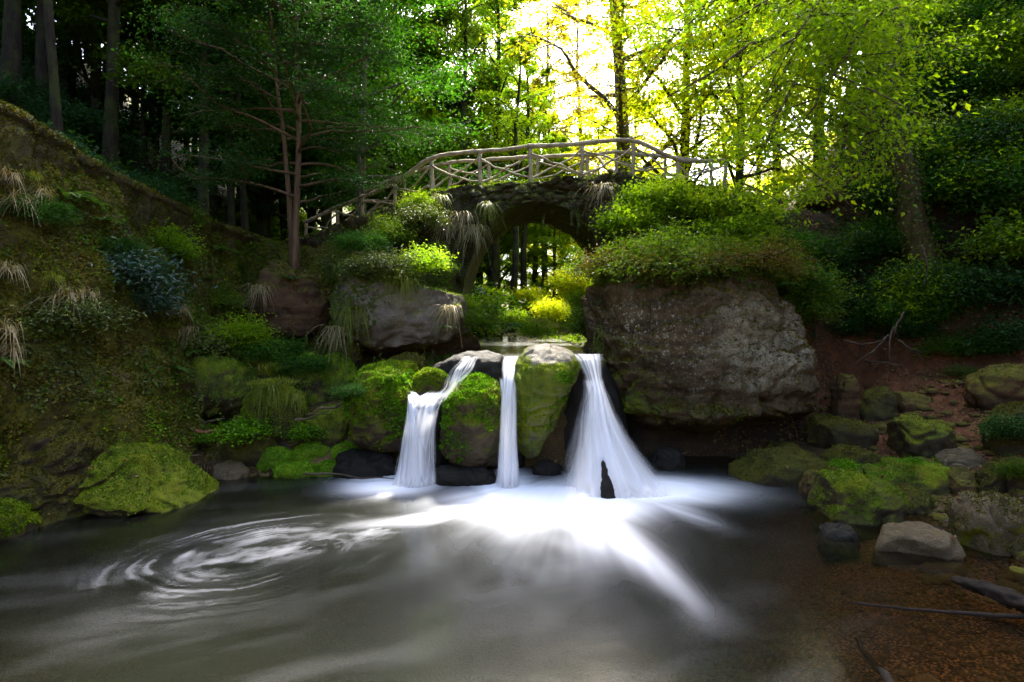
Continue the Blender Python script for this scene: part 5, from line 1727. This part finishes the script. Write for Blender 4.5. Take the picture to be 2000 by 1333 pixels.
lb_ = (-6.6, -3.6, 3.5, 13)
cover('ground_cover', 130000, lb_, .038, L['mossdull'], 1, lambda p: (p[:, 2] > .15) & (p[:, 0] < -4.3) | (p[:, 1] > 9.2), thr=-.25)
cover('ground_cover', 60000, lb_, .05, L['ivy'], 2, lambda p: (p[:, 2] > .4), thr=.05, freq=1.1)
cover('ground_cover', 70000, lb_, .034, L['mossleaf'], 21, lambda p: (p[:, 2] > .3), thr=.02, freq=.8)
cover('ground_cover', 30000, lb_, .045, L['brightleaf'], 22, lambda p: (p[:, 2] > .3) & (p[:, 1] > 7), thr=.25, freq=1.0)
cover('ground_cover', 40000, lb_, .055, L['mid'], 3, lambda p: (p[:, 2] > .5) & (p[:, 1] > 8), thr=.22, freq=.9)
cover('ground_cover', 40000, lb_, .045, L['brown'], 4, lambda p: (p[:, 2] > .4), thr=.08, freq=1.3)
cover('ground_cover', 40000, (-6.5, -.8, 9.3, 13), .045, L['mid'], 5, lambda p: p[:, 2] > 1.0, thr=-.05)
cover('ground_cover', 40000, (1.5, 6.5, 9.5, 15), .05, L['mid'], 6, lambda p: p[:, 2] > 2.2, thr=-.2)
cover('ground_cover', 60000, (5.5, 15, 8.6, 17), .06, L['dark'], 7, lambda p: p[:, 2] > 1.9, thr=.0)
cover('ground_cover', 26000, (-1.6, 2.2, 9.8, 18), .05, L['lime'], 8, lambda p: (p[:, 2] > 1.72) & (np.abs(p[:, 0] - .25) > .5), thr=-.3)
cover('fallen_leaves', 26000, (3.4, 9.5, 4.5, 12), .045, L['litter'], 9, lambda p: (p[:, 2] > .02) & (p[:, 2] < 2.6), thr=-.2, freq=2)
cover('fallen_leaves', 9000, (6.5, 11, 11.5, 17), .06, L['litter'], 10, lambda p: p[:, 2] > 3.5, thr=-.1)
cover('fallen_leaves', 2500, (-5.2, -3.2, 7.9, 9.6), .035, L['litter'], 11, lambda p: (p[:, 2] > .0) & (p[:, 2] < .9), thr=-.1)
cover('fallen_leaves', 20000, (-16, -6.6, 8, 24), .08, L['litter'], 12, lambda p: p[:, 2] > 3, thr=.0)
cover('ground_cover', 30000, (-9, 9, 15.5, 34), .12, L['mid'], 13, lambda p: (np.abs(p[:, 0] - .4) > .9), thr=-.2)

lc, ln_ = [], []
rl = np.random.RandomState(44)
for lab, (V_, Q_) in ROCKS.items():
    if 'parapet' in lab or 'wet' in lab or 'fall' in lab:
        continue
    n_ = int(np.clip(60 * np.prod(np.ptp(V_, axis=0)[:2]), 6, 260))
    p_, m_ = sample_surface(V_, Q_, n_ * 3, rl)
    k_ = (m_[:, 2] > .45) & (rl.rand(len(p_)) < .4)
    lc.append(p_[k_] + m_[k_] * .018)
    ln_.append(m_[k_])
lc, ln_ = np.concatenate(lc), np.concatenate(ln_)
sz_ = rl.uniform(.025, .06, len(lc))
lv, lq = leafquads(lc, unit(randdir(rl, len(lc), .3)), unit(ln_ + randdir(rl, len(lc)) * .3), sz_, sz_ * .6, .15)
tag(obj('fallen_leaves', mesh('fallen_leaves', lv, lq, None, L['litter'], False)), kind='stuff')
# moss and small leaves over the bridge masonry
o = fronds(*(lambda a: (a[0], a[1]))(((front), fq)), 90000, .042, L['ivy'], 31, up=-2, thr=-.15, lift=.5, name='creeper', parent=o_bridge)
o.location = off
o = fronds(front, fq, 60000, .032, L['mossdull'], 32, up=-2, thr=.0, lift=.5, name='moss', parent=o_bridge)
o.location = off
dk = np.stack([np.repeat(bx, 20), np.tile(np.linspace(YF, YB, 20), len(bx)), np.repeat(deck(bx) + .02, 20)], 1)
I = np.arange(len(dk)).reshape(len(bx), 20)
o = fronds(dk, np.stack([I[:-1, :-1], I[1:, :-1], I[1:, 1:], I[:-1, 1:]], -1).reshape(-1, 4), 26000, .05, L['mossleaf'], 33, thr=-.2, lift=.9, name='moss', parent=o_bridge,
           where=lambda p, n: (p[:, 1] < YF + .5) | (p[:, 1] > YB - .4))
o.location = off
o = fronds(GREAT[0], GREAT[1], 90000, .05, L['brown'], 34, up=.6, thr=-.4, lift=.8, name='creeper')
tag(o, kind='stuff')
o.name = 'ground_cover'


# ------------------------------------------------------------------ dead wood
def stick(name, pts, r0, r1, mat, label, cat, seed, twigs=(), k=8, n=24, knob=.25):
    p = spline(np.array(pts), n)
    p += np.stack([fbm(np.stack([np.linspace(0, 4, n) + seed, np.full(n, j * 4.), np.zeros(n)], 1), 2) for j in range(3)], 1) * r0 * 1.2
    mb = MB()
    mb.tube(p, np.linspace(r0, r1, n), k, knob, seed)
    for a, b in twigs:
        mb.tube(spline(np.array([a, (np.array(a) + b) / 2 + r0, b]), 6), np.linspace(r0 * .5, r0 * .2, 6), 5, .1, seed)
    V, Q, T = mb.arrays()
    b0 = V.mean(0)
    return tag(obj(name, mesh(name, V - b0, Q, T, mat), None, b0), label, cat)


def w3(px, py, z):
    Y = (HCAM - z) * FPX / (py - HOR)
    return np.array([(px - 1000) / FPX * Y, Y, z])


stick('branch', [w3(592, 926, .10), w3(650, 926, .09), w3(705, 933, .07), w3(770, 936, .03)], .018, .008, M['stick'], 'thin branch lying on the water left of the left fall', 'branch', 1)
stick('branch', [w3(880, 916, .12), w3(915, 922, .10), w3(968, 928, .05)], .018, .01, M['stick'], 'short branch at the waterline between left and middle falls', 'branch', 2, [(w3(880, 916, .12), w3(872, 908, .2))])
stick('branch', [P(600, 812, 8.55), P(625, 800, 8.5), P(655, 796, 8.45), P(668, 790, 8.4)], .02, .012, M['stick'], 'upper pale branch lying across the stones left of the rounded boulder', 'branch', 3)
stick('branch', [P(575, 822, 8.6), P(610, 816, 8.55), P(645, 800, 8.5)], .018, .01, M['stick'], 'lower pale branch lying across the stones left of the rounded boulder', 'branch', 4)
stick('plank', [P(312, 842, 8.75), P(380, 843, 8.75), P(440, 842, 8.8)], .035, .03, M['redwood'], 'reddish wooden pole lying at the foot of the left bank', 'plank', 5, n=10)
stick('branch', [P(360, 838, 9.0), P(400, 825, 9.0), P(440, 818, 9.1)], .014, .008, M['stick'], 'dry twig above the reddish pole', 'branch', 6, [(P(390, 828, 9.0), P(372, 800, 9.0))])
stick('branch', [w3(320, 895, .3), w3(350, 893, .3), w3(395, 890, .3)], .016, .01, M['stick'], 'dry branch on the gravel shore', 'branch', 7)
stick('branch', [w3(1655, 1177, .03), w3(1740, 1187, .03), w3(1850, 1196, .03), w3(2010, 1205, .04)], .008, .018, M['wetwood'], 'long thin dark branch lying in the shallow water', 'branch', 8)
stick('branch', [w3(1672, 1248, -.05), w3(1688, 1275, -.03), w3(1716, 1305, -.02), w3(1752, 1350, .0)], .014, .03, M['wetwood'], 'dark submerged branch at the bottom of the frame', 'branch', 9)
p = spline(np.array([w3(1862, 1132, .10), w3(1900, 1142, .13), w3(1950, 1160, .13), w3(2005, 1182, .10), w3(2050, 1200, .08)]), 40)
V, Q, T = tube(p, .085 * np.sin(np.linspace(.25, 2.3, 40)) ** .7, 18, 0, 3)
cen = np.vstack([np.repeat(p, 18, 0), p[:1], p[-1:]])
rv = V - cen
rv[:, 2] *= .62
V = cen + rv * (1 + .45 * fbm(V * np.array([4, 26, 34]), 4))[:, None]
b0 = V.mean(0)
tag(obj('driftwood', mesh('driftwood', V - b0, Q, T, M['wetwood']), None, b0), 'chunk of dark wet driftwood lying in the shallows at right', 'driftwood')

M['darkroot'] = woodmat('dark root', (.025, .016, .011), (.085, .058, .040))
# roots hanging out of the bank at the right
r = np.random.RandomState(8)
for i, (a, b, c_, lab) in enumerate([((1745, 640), (1735, 690), (1755, 735), 'thick pale root curling down the right bank'), ((1755, 665), (1775, 680), (1800, 690), 'root bending right under the shadowed shrubs'), ((1735, 655), (1700, 690), (1665, 712), 'root reaching left across the red earth'),
                                     ((1765, 610), (1750, 640), (1745, 665), 'short root above the thick pale one'), ((1650, 668), (1690, 672), (1730, 665), 'thin level root beside the great rock'), ((1800, 480), (1812, 520), (1805, 560), 'pale root beside the ivy clad trunk'),
                                     ((1690, 705), (1740, 712), (1770, 716), 'dark root lying on top of the earth slope'), ((1820, 790), (1850, 800), (1895, 808), 'thin root crossing the earth slope')]):
    Yd = 9.3 if i != 5 else 9.4
    stick('root', [P(*a, Yd), P(*b, Yd - .15), P(*c_, Yd - .1)], .02, .007, M['darkroot'], lab, 'root', 30 + i, [(P(*b, Yd - .15), P(b[0] + r.uniform(-40, 40), b[1] + 35, Yd))])
cover('leaf_pile', 1600, (3.7, 4.9, 6.9, 8.1), .06, L['litter'], 40, lambda p: (np.hypot(p[:, 0] - 4.05, p[:, 1] - 7.35) < .45), thr=-2)
# ------------------------------------------------------------------ camera, sky and sun
cam = bpy.data.cameras.new('camera')
cam.lens = 36.0 * FPX / 2000
cam.sensor_width = 36
cam.shift_y = (HOR - 666.5) / 2000
cam.clip_start = .05
cam.clip_end = 2000
co = bpy.data.objects.new('camera', cam)
COL.objects.link(co)
co.location = (0, 0, HCAM)
co.rotation_euler = (math.pi / 2, 0, 0)
scene.camera = co

SUN_EL, SUN_AZ = math.radians(53.5), math.radians(8)      # azimuth from +Y towards +X
w = bpy.data.worlds.new('World')
scene.world = w
w.use_nodes = True
nt = w.node_tree
sky = nt.nodes.new('ShaderNodeTexSky')
sky.sky_type = 'NISHITA'
sky.sun_disc = False
sky.sun_elevation = SUN_EL
sky.sun_rotation = SUN_AZ
sky.air_density = .6
sky.dust_density = 4.0
sky.ozone_density = .3
bg = nt.nodes['Background']
nt.links.new(sky.outputs[0], bg.inputs['Color'])
bg.inputs['Strength'].default_value = .15
sun = bpy.data.lights.new('sun', 'SUN')
sun.energy = 3.8
sun.angle = math.radians(8)
sun.color = (1, .93, .80)
so = bpy.data.objects.new('sun', sun)
COL.objects.link(so)
d = Vector((math.sin(SUN_AZ) * math.cos(SUN_EL), math.cos(SUN_AZ) * math.cos(SUN_EL), math.sin(SUN_EL)))
so.rotation_euler = d.to_track_quat('Z', 'Y').to_euler()
so.location = (0, 0, 30)

scene.view_settings.view_transform = 'Standard'
scene.view_settings.look = 'None'
scene.view_settings.exposure = 3.3
scene.view_settings.gamma = 1
cy = scene.cycles
cy.max_bounces = 6
cy.diffuse_bounces = 3
cy.glossy_bounces = 3
cy.transmission_bounces = 4
cy.transparent_max_bounces = 16
cy.caustics_reflective = False
cy.caustics_refractive = False
cy.sample_clamp_indirect = 6
cy.use_adaptive_sampling = True
cy.adaptive_threshold = .02
cy.use_denoising = True
